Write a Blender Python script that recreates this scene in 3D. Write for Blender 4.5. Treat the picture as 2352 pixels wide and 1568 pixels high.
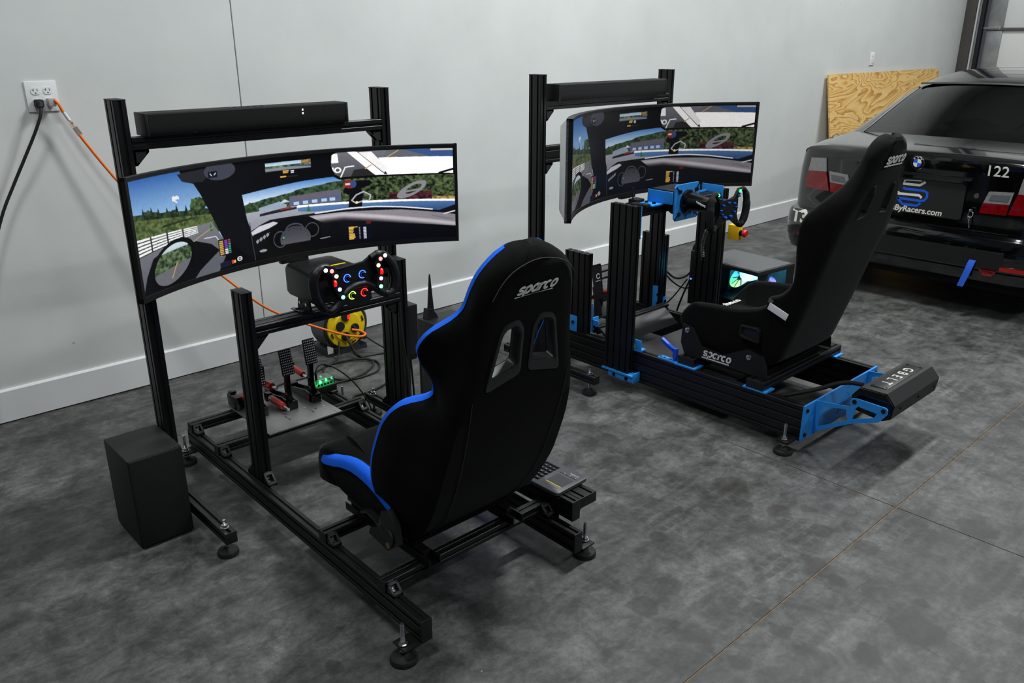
import bpy, bmesh, math, random
import numpy as np
from mathutils import Matrix, Vector

for o in list(bpy.data.objects):
    bpy.data.objects.remove(o, do_unlink=True)
SC = bpy.context.scene
COL = SC.collection
R_ = math.radians

# ---------------------------------------------------------------- camera
cam_d = bpy.data.cameras.new('camera')
cam = bpy.data.objects.new('camera', cam_d)
COL.objects.link(cam)
cam.location = (0, 0, 1.65)
cam.rotation_euler = (R_(90 - 20.12), 0, R_(-42.84))
cam_d.sensor_width = 36
cam_d.lens = 1901.7 / 2352 * 36
cam_d.clip_start = 0.02
SC.camera = cam

# ---------------------------------------------------------------- world, lamps, exposure
SC.view_settings.view_transform = 'Standard'
SC.view_settings.look = 'None'
SC.view_settings.exposure = 0.14
SC.view_settings.gamma = 1.0
SC.view_settings.use_curve_mapping = False
world = bpy.data.worlds.new('world')
SC.world = world
world.use_nodes = True
wb = world.node_tree.nodes['Background']
wb.inputs[0].default_value = (0.75, 0.85, 1.0, 1)
wb.inputs[1].default_value = 0.05

def area_lamp(loc, sx, sy, power, col=(0.965, 0.995, 1.0), rz=0):
    d = bpy.data.lights.new('ceiling_lamp', 'AREA')
    d.shape = 'RECTANGLE'; d.size = sx; d.size_y = sy
    d.energy = power; d.color = col
    o = bpy.data.objects.new('ceiling_lamp', d)
    o.location = loc; o.rotation_euler = (0, 0, rz)
    COL.objects.link(o)
# rows of shop lights under a high ceiling
area_lamp((3.9, 1.9, 4.8), 1.1, 0.28, 195)
area_lamp((0.0, 1.9, 4.8), 1.1, 0.28, 68)
area_lamp((1.6, -2.6, 4.8), 1.1, 0.28, 82)
area_lamp((5.8, -2.6, 4.8), 1.1, 0.28, 92)
area_lamp((8.2, 1.9, 4.8), 1.1, 0.28, 135)

# ---------------------------------------------------------------- materials
MATS = {}
def lin(h):
    def f(c):
        c /= 255
        return c / 12.92 if c <= 0.04045 else ((c + 0.055) / 1.055) ** 2.4
    return tuple(f(c) for c in h)

def mat(name, rgb, rough=0.5, metal=0.0, spec=0.5, coat=0.0, bump=0.0, bscale=200, var=0.0, vscale=8,
        emit=None, estr=0.0, sheen=0.0, trans=0.0, alpha=1.0, raw=False):
    if name in MATS:
        return MATS[name]
    m = bpy.data.materials.new(name)
    m.use_nodes = True
    nt = m.node_tree
    b = nt.nodes['Principled BSDF']
    c = rgb if raw else lin(rgb)
    b.inputs['Base Color'].default_value = (*c, 1)
    b.inputs['Roughness'].default_value = rough
    b.inputs['Metallic'].default_value = metal
    b.inputs['Specular IOR Level'].default_value = spec
    b.inputs['Coat Weight'].default_value = coat
    b.inputs['Sheen Weight'].default_value = sheen
    b.inputs['Transmission Weight'].default_value = trans
    b.inputs['Alpha'].default_value = alpha
    if emit:
        b.inputs['Emission Color'].default_value = (*lin(emit), 1)
        b.inputs['Emission Strength'].default_value = estr
    tc = None
    if bump or var:
        tc = nt.nodes.new('ShaderNodeTexCoord')
    if var:
        n = nt.nodes.new('ShaderNodeTexNoise')
        n.inputs['Scale'].default_value = vscale
        n.inputs['Detail'].default_value = 5
        nt.links.new(tc.outputs['Object'], n.inputs['Vector'])
        mr = nt.nodes.new('ShaderNodeMapRange')
        mr.inputs['From Min'].default_value = 0.25; mr.inputs['From Max'].default_value = 0.75
        mr.inputs['To Min'].default_value = 1 - var; mr.inputs['To Max'].default_value = 1 + var
        nt.links.new(n.outputs['Fac'], mr.inputs['Value'])
        vm = nt.nodes.new('ShaderNodeVectorMath'); vm.operation = 'SCALE'
        vm.inputs[0].default_value = c
        nt.links.new(mr.outputs['Result'], vm.inputs['Scale'])
        nt.links.new(vm.outputs['Vector'], b.inputs['Base Color'])
    if bump:
        n = nt.nodes.new('ShaderNodeTexNoise')
        n.inputs['Scale'].default_value = bscale
        n.inputs['Detail'].default_value = 3
        nt.links.new(tc.outputs['Object'], n.inputs['Vector'])
        bp = nt.nodes.new('ShaderNodeBump')
        bp.inputs['Strength'].default_value = bump
        bp.inputs['Distance'].default_value = 0.002
        nt.links.new(n.outputs['Fac'], bp.inputs['Height'])
        nt.links.new(bp.outputs['Normal'], b.inputs['Normal'])
    MATS[name] = m
    return m

ALU = mat('black_anodised', (13, 13, 14), 0.42, 0.0, 0.45, bump=0.05, bscale=900)
CAPM = mat('black_cap_plastic', (17, 17, 18), 0.55)
PLAS = mat('black_plastic', (13, 13, 14), 0.5, bump=0.08, bscale=700)
GLOSS = mat('gloss_black', (7, 7, 8), 0.12)
FAB = mat('black_fabric', (9, 9, 10), 0.95, spec=0.1, bump=0.5, bscale=650, var=0.25, vscale=300, sheen=0.03)
FAB2 = mat('charcoal_shell_fabric', (11, 11, 12), 0.95, spec=0.1, bump=0.6, bscale=500, var=0.3, vscale=120, sheen=0.06)
BLUEF = mat('blue_fabric', (22, 96, 222), 0.85, spec=0.2, bump=0.4, bscale=600, var=0.12, vscale=400)
BLUEM = mat('blue_powder_coat', (42, 146, 234), 0.45, 0.0, 0.5, bump=0.1, bscale=500)
BLUED = mat('blue_plastic', (20, 78, 200), 0.4)
CHROME = mat('zinc_steel', (205, 205, 208), 0.25, 1.0)
STEEL = mat('brushed_plate', (150, 150, 150), 0.42, 0.75, bump=0.1, bscale=300, var=0.1, vscale=12)
RED = mat('red_anodised', (178, 22, 28), 0.3, 0.3)
REDP = mat('red_plastic', (205, 30, 24), 0.4)
YEL = mat('yellow_plastic', (238, 190, 10), 0.45)
YELD = mat('reel_yellow', (232, 200, 8), 0.5, var=0.08, vscale=20)
ORG = mat('orange_cord', (235, 112, 20), 0.5)
WHT = mat('white_plastic', (226, 228, 228), 0.4)
WPRINT = mat('white_print', (236, 236, 236), 0.6)
RUB = mat('black_rubber', (10, 10, 10), 0.7)
GREYP = mat('grey_plastic', (58, 59, 61), 0.55, bump=0.06, bscale=600)
DGREY = mat('dark_grey_plastic', (34, 35, 37), 0.55)

# ---------------------------------------------------------------- mesh builder
class MB:
    def __init__(s):
        s.v = []; s.f = []; s.mi = []; s.M = None; s.cur = 0
    def add(s, vs, fs):
        n = len(s.v)
        if s.M is not None:
            vs = [tuple(s.M @ Vector(p)) for p in vs]
        s.v += [tuple(float(c) for c in p) for p in vs]
        for f in fs:
            s.f.append(tuple(i + n for i in f)); s.mi.append(s.cur)
        return s
    def box(s, x0, x1, y0, y1, z0, z1, c=0.0):
        x0, x1 = min(x0, x1), max(x0, x1); y0, y1 = min(y0, y1), max(y0, y1); z0, z1 = min(z0, z1), max(z0, z1)
        if c <= 0:
            vs = [(x, y, z) for x in (x0, x1) for y in (y0, y1) for z in (z0, z1)]
            return s.add(vs, [(0, 1, 3, 2), (4, 6, 7, 5), (0, 4, 5, 1), (2, 3, 7, 6), (0, 2, 6, 4), (1, 5, 7, 3)])
        c = min(c, (x1 - x0) * .49, (y1 - y0) * .49, (z1 - z0) * .49)
        bm = bmesh.new()
        bmesh.ops.create_cube(bm, size=1)
        for v in bm.verts:
            v.co = ((x0 + x1) / 2 + v.co.x * (x1 - x0), (y0 + y1) / 2 + v.co.y * (y1 - y0), (z0 + z1) / 2 + v.co.z * (z1 - z0))
        bmesh.ops.bevel(bm, geom=bm.edges[:], offset=c, segments=2, affect='EDGES', profile=0.6)
        return s.bm(bm)
    def bm(s, bm):
        bm.verts.index_update()
        vs = [tuple(v.co) for v in bm.verts]
        fs = [tuple(v.index for v in f.verts) for f in bm.faces]
        bm.free()
        return s.add(vs, fs)
    def cyl(s, p0, p1, r0, r1=None, n=20, cap=True):
        r1 = r0 if r1 is None else r1
        return s.rev([(p0, r0), (p1, r1)], n, cap)
    def rev(s, st, n=20, cap=True):
        # st: list of (point, radius) along a straight axis
        a = (Vector(st[-1][0]) - Vector(st[0][0]))
        if a.length < 1e-9: a = Vector((0, 0, 1))
        a.normalize()
        u = a.orthogonal().normalized(); w = a.cross(u)
        vs = []; fs = []
        for p, r in st:
            for k in range(n):
                t = 2 * math.pi * k / n
                vs.append(tuple(Vector(p) + (u * math.cos(t) + w * math.sin(t)) * r))
        for i in range(len(st) - 1):
            for k in range(n):
                k2 = (k + 1) % n
                fs.append((i * n + k, i * n + k2, (i + 1) * n + k2, (i + 1) * n + k))
        if cap:
            fs.append(tuple(range(n - 1, -1, -1)))
            m = (len(st) - 1) * n
            fs.append(tuple(range(m, m + n)))
        return s.add(vs, fs)
    def tube(s, pts, r, n=8, closed=False, sub=6, cap=True, sy=1.0):
        P = smooth_path(pts, sub, closed) if sub > 1 else [Vector(p) for p in pts]
        m = len(P); rings = []
        prev = None
        for i in range(m):
            a = P[(i + 1) % m] if (closed or i < m - 1) else P[i]
            b = P[i - 1] if (closed or i > 0) else P[i]
            t = (a - b)
            t = t.normalized() if t.length > 1e-9 else Vector((0, 0, 1))
            if prev is None:
                u = t.orthogonal().normalized()
            else:
                u = prev - t * prev.dot(t)
                u = u.normalized() if u.length > 1e-6 else t.orthogonal().normalized()
            prev = u
            w = t.cross(u)
            rr = r[i * (len(r) - 1) // max(1, m - 1)] if isinstance(r, (list, tuple)) else r
            rings.append([tuple(P[i] + u * math.cos(2 * math.pi * k / n) * rr + w * math.sin(2 * math.pi * k / n) * rr * sy) for k in range(n)])
        return s.loft(rings, closed_ring=True, closed_path=closed, cap=cap and not closed)
    def loft(s, rings, closed_ring=True, closed_path=False, cap=True):
        n = len(rings[0]); m = len(rings)
        vs = [p for r in rings for p in r]; fs = []
        for i in range(m if closed_path else m - 1):
            j = (i + 1) % m
            for k in range(n if closed_ring else n - 1):
                k2 = (k + 1) % n
                fs.append((i * n + k, i * n + k2, j * n + k2, j * n + k))
        if cap and not closed_path and closed_ring:
            fs.append(tuple(range(n - 1, -1, -1)))
            fs.append(tuple(range((m - 1) * n, m * n)))
        return s.add(vs, fs)
    def prism(s, poly, axis, a, b):
        # poly: 2-D points; axis 'x' -> (y,z), 'y' -> (x,z), 'z' -> (x,y)
        def p3(q, t):
            return {'x': (t, q[0], q[1]), 'y': (q[0], t, q[1]), 'z': (q[0], q[1], t)}[axis]
        n = len(poly)
        vs = [p3(q, a) for q in poly] + [p3(q, b) for q in poly]
        fs = [tuple(range(n)), tuple(range(2 * n - 1, n - 1, -1))]
        for k in range(n):
            k2 = (k + 1) % n
            fs.append((k, k + n, k2 + n, k2))
        return s.add(vs, fs)
    def holed(s, outer, holes, axis, a, b):
        # flat plate with holes cut through it (outer + hole outlines, 2-D)
        bm = bmesh.new()
        es = []; loops = []
        for L in [outer] + holes:
            vs = [bm.verts.new((q[0], q[1], 0)) for q in L]
            loops.append(vs)
            for k in range(len(vs)):
                es.append(bm.edges.new((vs[k], vs[(k + 1) % len(vs)])))
        r = bmesh.ops.triangle_fill(bm, use_beauty=True, use_dissolve=False, edges=es)
        bm.verts.index_update()
        V2 = [(v.co.x, v.co.y) for v in bm.verts]
        F2 = [tuple(v.index for v in f.verts) for f in bm.faces]
        L2 = [[v.index for v in L] for L in loops]
        bm.free()
        def p3(q, t):
            return {'x': (t, q[0], q[1]), 'y': (q[0], t, q[1]), 'z': (q[0], q[1], t)}[axis]
        n = len(V2)
        fs = list(F2) + [tuple(i + n for i in reversed(f)) for f in F2]
        for L in L2:
            for k in range(len(L)):
                i, j = L[k], L[(k + 1) % len(L)]
                fs.append((i, j, j + n, i + n))
        return s.add([p3(q, a) for q in V2] + [p3(q, b) for q in V2], fs)

def smooth_path(pts, sub=6, closed=False):
    P = [Vector(p) for p in pts]
    n = len(P)
    if n < 3 or sub <= 1: return P
    out = []
    rng = n if closed else n - 1
    for i in range(rng):
        p1 = P[i]; p2 = P[(i + 1) % n]
        p0 = P[i - 1] if (closed or i > 0) else p1 * 2 - p2
        p3 = P[(i + 2) % n] if (closed or i < n - 2) else p2 * 2 - p1
        for k in range(sub):
            t = k / sub
            out.append(0.5 * ((2 * p1) + (p2 - p0) * t + (2 * p0 - 5 * p1 + 4 * p2 - p3) * t * t + (3 * p1 - p0 - 3 * p2 + p3) * t ** 3))
    if not closed: out.append(P[-1])
    return out

def fix_normals(me):
    bm = bmesh.new(); bm.from_mesh(me)
    bmesh.ops.recalc_face_normals(bm, faces=bm.faces[:])
    bm.to_mesh(me); bm.free()

def mk(name, mb, m, parent=None, smooth=32, recalc=True, origin=None):
    """one mesh object; geometry is authored in world space, origin = the parent thing's base"""
    me = bpy.data.meshes.new(name)
    if parent is not None:
        root = parent
        while root.parent is not None: root = root.parent
        og = Vector(root.location)
    else:
        og = Vector(origin) if origin is not None else Vector((0, 0, 0))
    me.from_pydata([(v[0] - og.x, v[1] - og.y, v[2] - og.z) for v in mb.v], [], mb.f)
    ms = m if isinstance(m, (list, tuple)) else [m]
    for q in ms: me.materials.append(q)
    if len(ms) > 1: me.polygons.foreach_set('material_index', mb.mi)
    if recalc: fix_normals(me)
    if smooth:
        me.polygons.foreach_set('use_smooth', [True] * len(me.polygons))
        me.set_sharp_from_angle(angle=R_(smooth))
    me.update()
    o = bpy.data.objects.new(name, me)
    COL.objects.link(o)
    if parent is not None:
        o.parent = parent
    else:
        o.location = og
    return o

def tag(o, label, cat, group=None):
    o['label'] = label; o['category'] = cat
    if group: o['group'] = group
    return o
def thing(name, label, cat, loc, group=None):
    o = bpy.data.objects.new(name, None)
    o.empty_display_size = 0.05
    COL.objects.link(o)
    o.location = loc
    return tag(o, label, cat, group)
def struct(o):
    o['kind'] = 'structure'; return o
def piece(src, parent, loc, rot=None, mat_=None):
    """a copy of a small part that shares its mesh"""
    o = src.copy(); COL.objects.link(o); o.parent = parent
    root = parent
    while root.parent is not None: root = root.parent
    o.location = Vector(loc) - Vector(root.location)
    if rot is not None: o.rotation_euler = rot
    return o

# ---------------------------------------------------------------- aluminium T-slot profile
def slot_section(w, h, nw, nh, cell):
    sw = cell * 0.105; dp = cell * 0.16; ch = cell * 0.045
    def side(L, n):
        # points along a side from 0..L with slots, (t, depth)
        out = []
        for k in range(n):
            c = L * (k + 0.5) / n
            out += [(c - sw - ch * .6, 0), (c - sw, ch * .6), (c - sw, dp), (c + sw, dp), (c + sw, ch * .6), (c + sw + ch * .6, 0)]
        return out
    P = []
    def emit(L, n, f):
        P.append(f(ch, 0))
        for t, d in side(L, n): P.append(f(t, d))
        P.append(f(L - ch, 0))
    emit(w, nw, lambda t, d: (t - w / 2, -h / 2 + d))
    emit(h, nh, lambda t, d: (w / 2 - d, t - h / 2))
    emit(w, nw, lambda t, d: (w / 2 - t, h / 2 - d))
    emit(h, nh, lambda t, d: (-w / 2 + d, h / 2 - t))
    return P

def rail(name, b, axis, parent, ns=None, caps=True, m=None, skew=0.0, holes=False):
    """b = (x0,x1,y0,y1,z0,z1); slots are counted from the section's size"""
    x0, x1, y0, y1, z0, z1 = b
    dims = {'x': (y1 - y0, z1 - z0), 'y': (x1 - x0, z1 - z0), 'z': (x1 - x0, y1 - y0)}[axis]
    w, h = dims
    cell = min(w, h)
    nw = max(1, round(w / cell)); nh = max(1, round(h / cell))
    sec = slot_section(w, h, nw, nh, cell)
    cx, cy, cz = (x0 + x1) / 2, (y0 + y1) / 2, (z0 + z1) / 2
    mb = MB()
    e = 0.004 if caps else 0
    if axis == 'x': mb.prism([(cy + a, cz + q) for a, q in sec], 'x', x0 + e, x1 - e)
    if axis == 'y': mb.prism([(cx + a, cz + q) for a, q in sec], 'y', y0 + e, y1 - e)
    if axis == 'z': mb.prism([(cx + a, cy + q) for a, q in sec], 'z', z0 + e, z1 - e)
    if skew:
        ym = y0
        mb.v = [(v[0] + skew * (v[1] - ym) / (y1 - y0), v[1], v[2]) for v in mb.v]
    o = mk(name, mb, m or ALU, parent, smooth=25)
    if caps:
        for s in (0, 1):
            cb = MB(); q = 0.0006
            if axis == 'x':
                xa = x0 if s == 0 else x1 - e
                cb.box(xa, xa + e, y0 - q, y1 + q, z0 - q, z1 + q, 0.0015)
            if axis == 'y':
                ya = y0 if s == 0 else y1 - e
                dx = skew * s
                cb.box(x0 - q + dx, x1 + q + dx, ya, ya + e, z0 - q, z1 + q, 0.0015)
            if axis == 'z':
                if s == 0: continue
                cb.box(x0 - q, x1 + q, y0 - q, y1 + q, z1 - e, z1, 0.0015)
            mk('end_cap', cb, CAPM, o)
    return o

def corner_bracket(parent, at, ax, up, size=0.036, width=0.034, m=None):
    """die-cast corner bracket: at = inner corner, ax/up = the two directions of its legs"""
    a = Vector(ax); u = Vector(up); w = a.cross(u)
    L = size; t = 0.006
    mb = MB()
    M = Matrix((( a.x, u.x, w.x, at[0]), (a.y, u.y, w.y, at[1]), (a.z, u.z, w.z, at[2]), (0, 0, 0, 1)))
    mb.M = M
    hw = width / 2
    for sgn in (-1, 1):
        q0, q1 = sgn * hw, sgn * (hw - 0.007)
        mb.prism([(0, 0), (L, 0), (L, 0.008), (0.008, L), (0, L)], 'z', min(q0, q1), max(q0, q1))
    mb.prism([(0, 0), (L, 0), (L, t), (0, t)], 'z', -hw, hw)
    mb.prism([(0, 0), (t, 0), (t, L), (0, L)], 'z', -hw, hw)
    # slanted face with the slotted window left open at its middle
    n = 0.0045
    for (f0, f1) in ((0.0, 0.2), (0.8, 1.0)):
        p0 = (L - (L - 0.008) * f0, 0.008 + (L - 0.008) * f0); p1 = (L - (L - 0.008) * f1, 0.008 + (L - 0.008) * f1)
        mb.prism([p0, p1, (p1[0] - n, p1[1] - n), (p0[0] - n, p0[1] - n)], 'z', -hw, hw)
    o = mk('corner_bracket', mb, m or DGREY, parent, smooth=30)
    sb = MB(); sb.M = M
    sb.cyl((L * .55, t, 0), (L * .55, t + .007, 0), 0.0065, n=10)
    sb.cyl((t, L * .55, 0), (t + .007, L * .55, 0), 0.0065, n=10)
    mk('screw', sb, CHROME, o)
    return o

def level_foot(parent, x, y, ztop, r=0.04, stud_top=None, brk=None):
    """rubber levelling foot with threaded stud and nut; brk = box of its bracket"""
    mb = MB()
    mb.rev([((x, y, 0), r), ((x, y, .010), r * 1.0), ((x, y, .016), r * .92), ((x, y, .018), r * .5), ((x, y, .026), r * .30), ((x, y, .030), r * .24)], 28)
    f = mk('levelling_foot', mb, RUB, parent, smooth=40)
    st = stud_top or ztop + .05
    sb = MB()
    zs = .028; pts = []
    k = 0; z = zs
    while z < st - .003:
        pts.append(((x, y, z), 0.0068 if k % 2 else 0.0059)); z += .0022; k += 1
    pts.append(((x, y, st), 0.0055))
    sb.rev(pts, 10)
    mk('stud', sb, CHROME, f, smooth=0)
    nb = MB()
    for zz in (ztop, ztop - .02):
        nb.cyl((x, y, zz + .001), (x, y, zz + .003), .014, n=18)
        nb.cyl((x, y, zz + .003), (x, y, zz + .012), .0115, .0108, n=6)
    mk('nut', nb, CHROME, f, smooth=20)
    if brk:
        bb = MB(); bb.box(*brk, 0.0015)
        mk('foot_bracket', bb, ALU, f)
    return f

# ---------------------------------------------------------------- lettering
def text_mb(mb, body, size, M, bold=0.0, shear=0.0, depth=0.0004, spacing=1.0, align='CENTER'):
    cu = bpy.data.curves.new('t', 'FONT')
    cu.body = body; cu.size = size; cu.extrude = depth; cu.offset = bold; cu.shear = shear
    cu.align_x = align; cu.align_y = 'CENTER'; cu.space_character = spacing
    cu.resolution_u = 4
    ob = bpy.data.objects.new('t', cu)
    me = bpy.data.meshes.new_from_object(ob)
    old = mb.M; mb.M = M
    mb.add([tuple(v.co) for v in me.vertices], [tuple(p.vertices) for p in me.polygons])
    mb.M = old
    bpy.data.objects.remove(ob); bpy.data.curves.remove(cu); bpy.data.meshes.remove(me)
    return mb

def frame(o, x, y):
    """matrix with local x, y directions and origin"""
    X = Vector(x).normalized(); Y = Vector(y); Y = (Y - X * Y.dot(X)).normalized(); Z = X.cross(Y)
    return Matrix(((X.x, Y.x, Z.x, o[0]), (X.y, Y.y, Z.y, o[1]), (X.z, Y.z, Z.z, o[2]), (0, 0, 0, 1)))

def ribbon(mb, pts, w, d, closed=False):
    """flat stroke of width w along 2-D points, in the xy plane of mb.M, thickness d"""
    n = len(pts); L = []; Rr = []
    for i in range(n):
        a = pts[(i + 1) % n] if (closed or i < n - 1) else pts[i]
        b = pts[i - 1] if (closed or i > 0) else pts[i]
        t = Vector((a[0] - b[0], a[1] - b[1])); t = t.normalized() if t.length else Vector((1, 0))
        q = Vector((-t.y, t.x)) * w / 2
        L.append((pts[i][0] + q.x, pts[i][1] + q.y)); Rr.append((pts[i][0] - q.x, pts[i][1] - q.y))
    m = n if closed else n - 1
    for i in range(m):
        j = (i + 1) % n
        mb.prism([L[i], L[j], Rr[j], Rr[i]], 'z', 0, d)

def sparco(mb, M, W, d=0.0006, rule=True):
    """the lower-case script logo with its bar; W = overall width"""
    s = W / 5.75; sh = 0.22
    tmp = MB(); tmp.M = None
    def arc(cx, cy, rx, ry, a0, a1, n=18):
        return [(cx + rx * math.cos(R_(a0 + (a1 - a0) * k / n)), cy + ry * math.sin(R_(a0 + (a1 - a0) * k / n))) for k in range(n + 1)]
    w = 0.30
    x = 0.45
    ribbon(tmp, arc(x, .80, .33, .22, 20, 270, 12) + arc(x, .36, .33, .22, 90, -160, 12), w * .85, 1)       # s
    x = 1.42
    ribbon(tmp, arc(x, .58, .36, .44, 0, 360, 24)[:-1], w, 1, True); ribbon(tmp, [(x - .36, 1.0), (x - .36, -.45)], w * .9, 1)   # p
    x = 2.45
    ribbon(tmp, arc(x, .58, .36, .44, 0, 360, 24)[:-1], w, 1, True); ribbon(tmp, [(x + .36, 1.04), (x + .36, .06)], w * .9, 1)   # a
    x = 3.18
    ribbon(tmp, [(x, 1.04), (x, .06)], w * .9, 1); ribbon(tmp, arc(x + .36, .62, .36, .36, 150, 60, 8), w, 1)                     # r
    x = 4.22
    ribbon(tmp, arc(x, .58, .36, .44, 50, 310, 20), w, 1)                                                                        # c
    x = 5.22
    ribbon(tmp, arc(x, .58, .36, .44, 0, 360, 24)[:-1], w, 1, True)                                                              # o
    if rule:
        ribbon(tmp, [(-.05, -.28), (.82, -.28)], .2, 1); ribbon(tmp, [(1.32, -.28), (5.55, -.28)], .2, 1)
    old = mb.M; mb.M = M
    mb.add([((p[0] + sh * p[1] - 2.85) * s, (p[1] - .4) * s, p[2] * d) for p in tmp.v], tmp.f)
    mb.M = old
# ================================================================= the room
WY = 4.09       # back wall
WX = 11.15      # garage-door wall
def nodes_of(name):
    m = bpy.data.materials.new(name); m.use_nodes = True
    return m, m.node_tree, m.node_tree.nodes['Principled BSDF']
def N(nt, t, **kw):
    n = nt.nodes.new(t)
    for k, v in kw.items(): setattr(n, k, v)
    return n
def math_n(nt, op, a, b=None, c=None, clamp=False):
    n = nt.nodes.new('ShaderNodeMath'); n.operation = op; n.use_clamp = clamp
    for i, q in enumerate((a, b, c)):
        if q is None: continue
        if isinstance(q, (int, float)): n.inputs[i].default_value = q
        else: nt.links.new(q, n.inputs[i])
    return n.outputs[0]
def ramp(nt, val, stops):
    r = nt.nodes.new('ShaderNodeValToRGB')
    el = r.color_ramp.elements
    while len(el) < len(stops): el.new(0.5)
    for e, (p, c) in zip(el, stops):
        e.position = p; e.color = (*c, 1) if len(c) == 3 else c
    nt.links.new(val, r.inputs[0]); return r.outputs[0]
def noise(nt, vec, scale, detail=4, rough=0.5, dist=0.0):
    n = nt.nodes.new('ShaderNodeTexNoise')
    n.inputs['Scale'].default_value = scale; n.inputs['Detail'].default_value = detail
    n.inputs['Roughness'].default_value = rough; n.inputs['Distortion'].default_value = dist
    nt.links.new(vec, n.inputs['Vector']); return n.outputs['Fac']
def mixc(nt, fac, a, b, mode='MIX'):
    n = nt.nodes.new('ShaderNodeMix'); n.data_type = 'RGBA'; n.blend_type = mode
    if isinstance(fac, (int, float)): n.inputs[0].default_value = fac
    else: nt.links.new(fac, n.inputs[0])
    for i, q in ((6, a), (7, b)):
        if isinstance(q, tuple): n.inputs[i].default_value = (*q, 1)
        else: nt.links.new(q, n.inputs[i])
    return n.outputs[2]

# ---- stained concrete
cm, nt, b = nodes_of('concrete')
geo = N(nt, 'ShaderNodeNewGeometry'); pos = geo.outputs['Position']
n1 = noise(nt, pos, 1.7, 9, 0.68, 0.25)
n2 = noise(nt, pos, 8.0, 10, 0.74, 0.3)
n3 = noise(nt, pos, 46.0, 6, 0.75)
base = ramp(nt, n1, [(0.32, lin((116, 118, 118))), (0.5, lin((142, 144, 143))), (0.66, lin((172, 174, 172)))])
mot = ramp(nt, n2, [(0.38, lin((96, 96, 94))), (0.50, lin((196, 197, 195))), (0.60, lin((255, 255, 255)))])
c1 = mixc(nt, 0.75, base, mot, 'MULTIPLY')
fine = ramp(nt, n3, [(0.36, (0.45, 0.45, 0.45)), (0.6, (1, 1, 1))])
c1 = mixc(nt, 0.6, c1, fine, 'MULTIPLY')
# streaky trowel marks
mp = N(nt, 'ShaderNodeMapping'); mp.inputs['Scale'].default_value = (1.0, 5.0, 1.0); mp.inputs['Rotation'].default_value = (0, 0, 0.35)
nt.links.new(pos, mp.inputs['Vector'])
st = ramp(nt, noise(nt, mp.outputs[0], 3.2, 6, 0.6, 1.2), [(0.36, (0.42, 0.42, 0.40)), (0.56, (1, 1, 1))])
c1 = mixc(nt, 0.5, c1, st, 'MULTIPLY')
# oily spots where tyres and shoes stood (warped discs)
nc = nt.nodes.new('ShaderNodeTexNoise'); nc.inputs['Scale'].default_value = 16; nc.inputs['Detail'].default_value = 4; nt.links.new(pos, nc.inputs['Vector'])
sc_ = N(nt, 'ShaderNodeVectorMath', operation='MULTIPLY_ADD'); sc_.inputs[1].default_value = (.07, .07, 0); sc_.inputs[2].default_value = (-.035, -.035, 0)
nt.links.new(nc.outputs['Color'], sc_.inputs[0])
wv = N(nt, 'ShaderNodeVectorMath', operation='ADD'); nt.links.new(pos, wv.inputs[0]); nt.links.new(sc_.outputs[0], wv.inputs[1])
SPOTS = [(2.54, 1.29, .05), (2.64, 1.22, .03), (2.54, 1.11, .046), (2.56, .96, .05), (1.74, 1.28, .05), (1.75, 1.1, .052), (1.99, 1.02, .04), (1.95, .93, .04), (1.75, .94, .042), (2.3, .94, .04), (2.34, 1.03, .04), (2.08, 1.48, .038), (1.97, 1.48, .03), (2.54, 1.92, .045), (2.54, 2.11, .048), (2.54, 2.26, .042), (2.39, .71, .028), (2.95, .74, .075), (2.25, .66, .09), (2.04, .71, .05), (2.57, 1.52, .075), (2.78, 1.94, .05), (.88, 2.57, .02), (.74, 2.58, .02), (.79, 3.27, .014), (1.35, .95, .05), (1.55, .8, .06), (.9, 1.7, .03), (3.6, .6, .07)]
acc = None
for (px_, py_, pr_) in SPOTS:
    d = N(nt, 'ShaderNodeVectorMath', operation='DISTANCE'); nt.links.new(wv.outputs[0], d.inputs[0]); d.inputs[1].default_value = (px_, py_, 0)
    q = math_n(nt, 'DIVIDE', d.outputs['Value'], pr_)
    acc = q if acc is None else math_n(nt, 'MINIMUM', acc, q)
spot = ramp(nt, acc, [(0.72, (1, 1, 1)), (1.0, (0, 0, 0))])
c1 = mixc(nt, math_n(nt, 'MULTIPLY', spot, .55), c1, lin((58, 54, 48)))
vo = N(nt, 'ShaderNodeTexVoronoi'); vo.inputs['Scale'].default_value = 2.3; vo.inputs['Randomness'].default_value = 1.0
nt.links.new(wv.outputs[0], vo.inputs['Vector'])
sp2 = ramp(nt, vo.outputs['Distance'], [(0.06, (1, 1, 1)), (0.13, (0, 0, 0))])
c1 = mixc(nt, math_n(nt, 'MULTIPLY', sp2, .35), c1, lin((64, 60, 54)))
# tyre tread prints left on the slab
prints = [(2.2, 1.56, .13), (2.47, 1.17, .11), (2.22, 1.11, .10), (3.52, 1.14, .10), (3.48, 1.04, .10), (2.77, .91, .12), (2.72, .55, .12), (4.22, 1.28, .16), (2.51, 1.49, .10), (1.98, 1.05, .08)]
acc = None
for (px_, py_, pr_) in prints:
    d = N(nt, 'ShaderNodeVectorMath', operation='DISTANCE'); nt.links.new(wv.outputs[0], d.inputs[0]); d.inputs[1].default_value = (px_, py_, 0)
    q = math_n(nt, 'DIVIDE', d.outputs['Value'], pr_)
    acc = q if acc is None else math_n(nt, 'MINIMUM', acc, q)
acc = ramp(nt, acc, [(0.7, (1, 1, 1)), (1.0, (0, 0, 0))])
wa = N(nt, 'ShaderNodeTexWave', bands_direction='Y'); wa.inputs['Scale'].default_value = 7.0; wa.inputs['Distortion'].default_value = 1.2; wa.inputs['Detail'].default_value = 3; wa.inputs['Detail Scale'].default_value = 4.0
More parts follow.
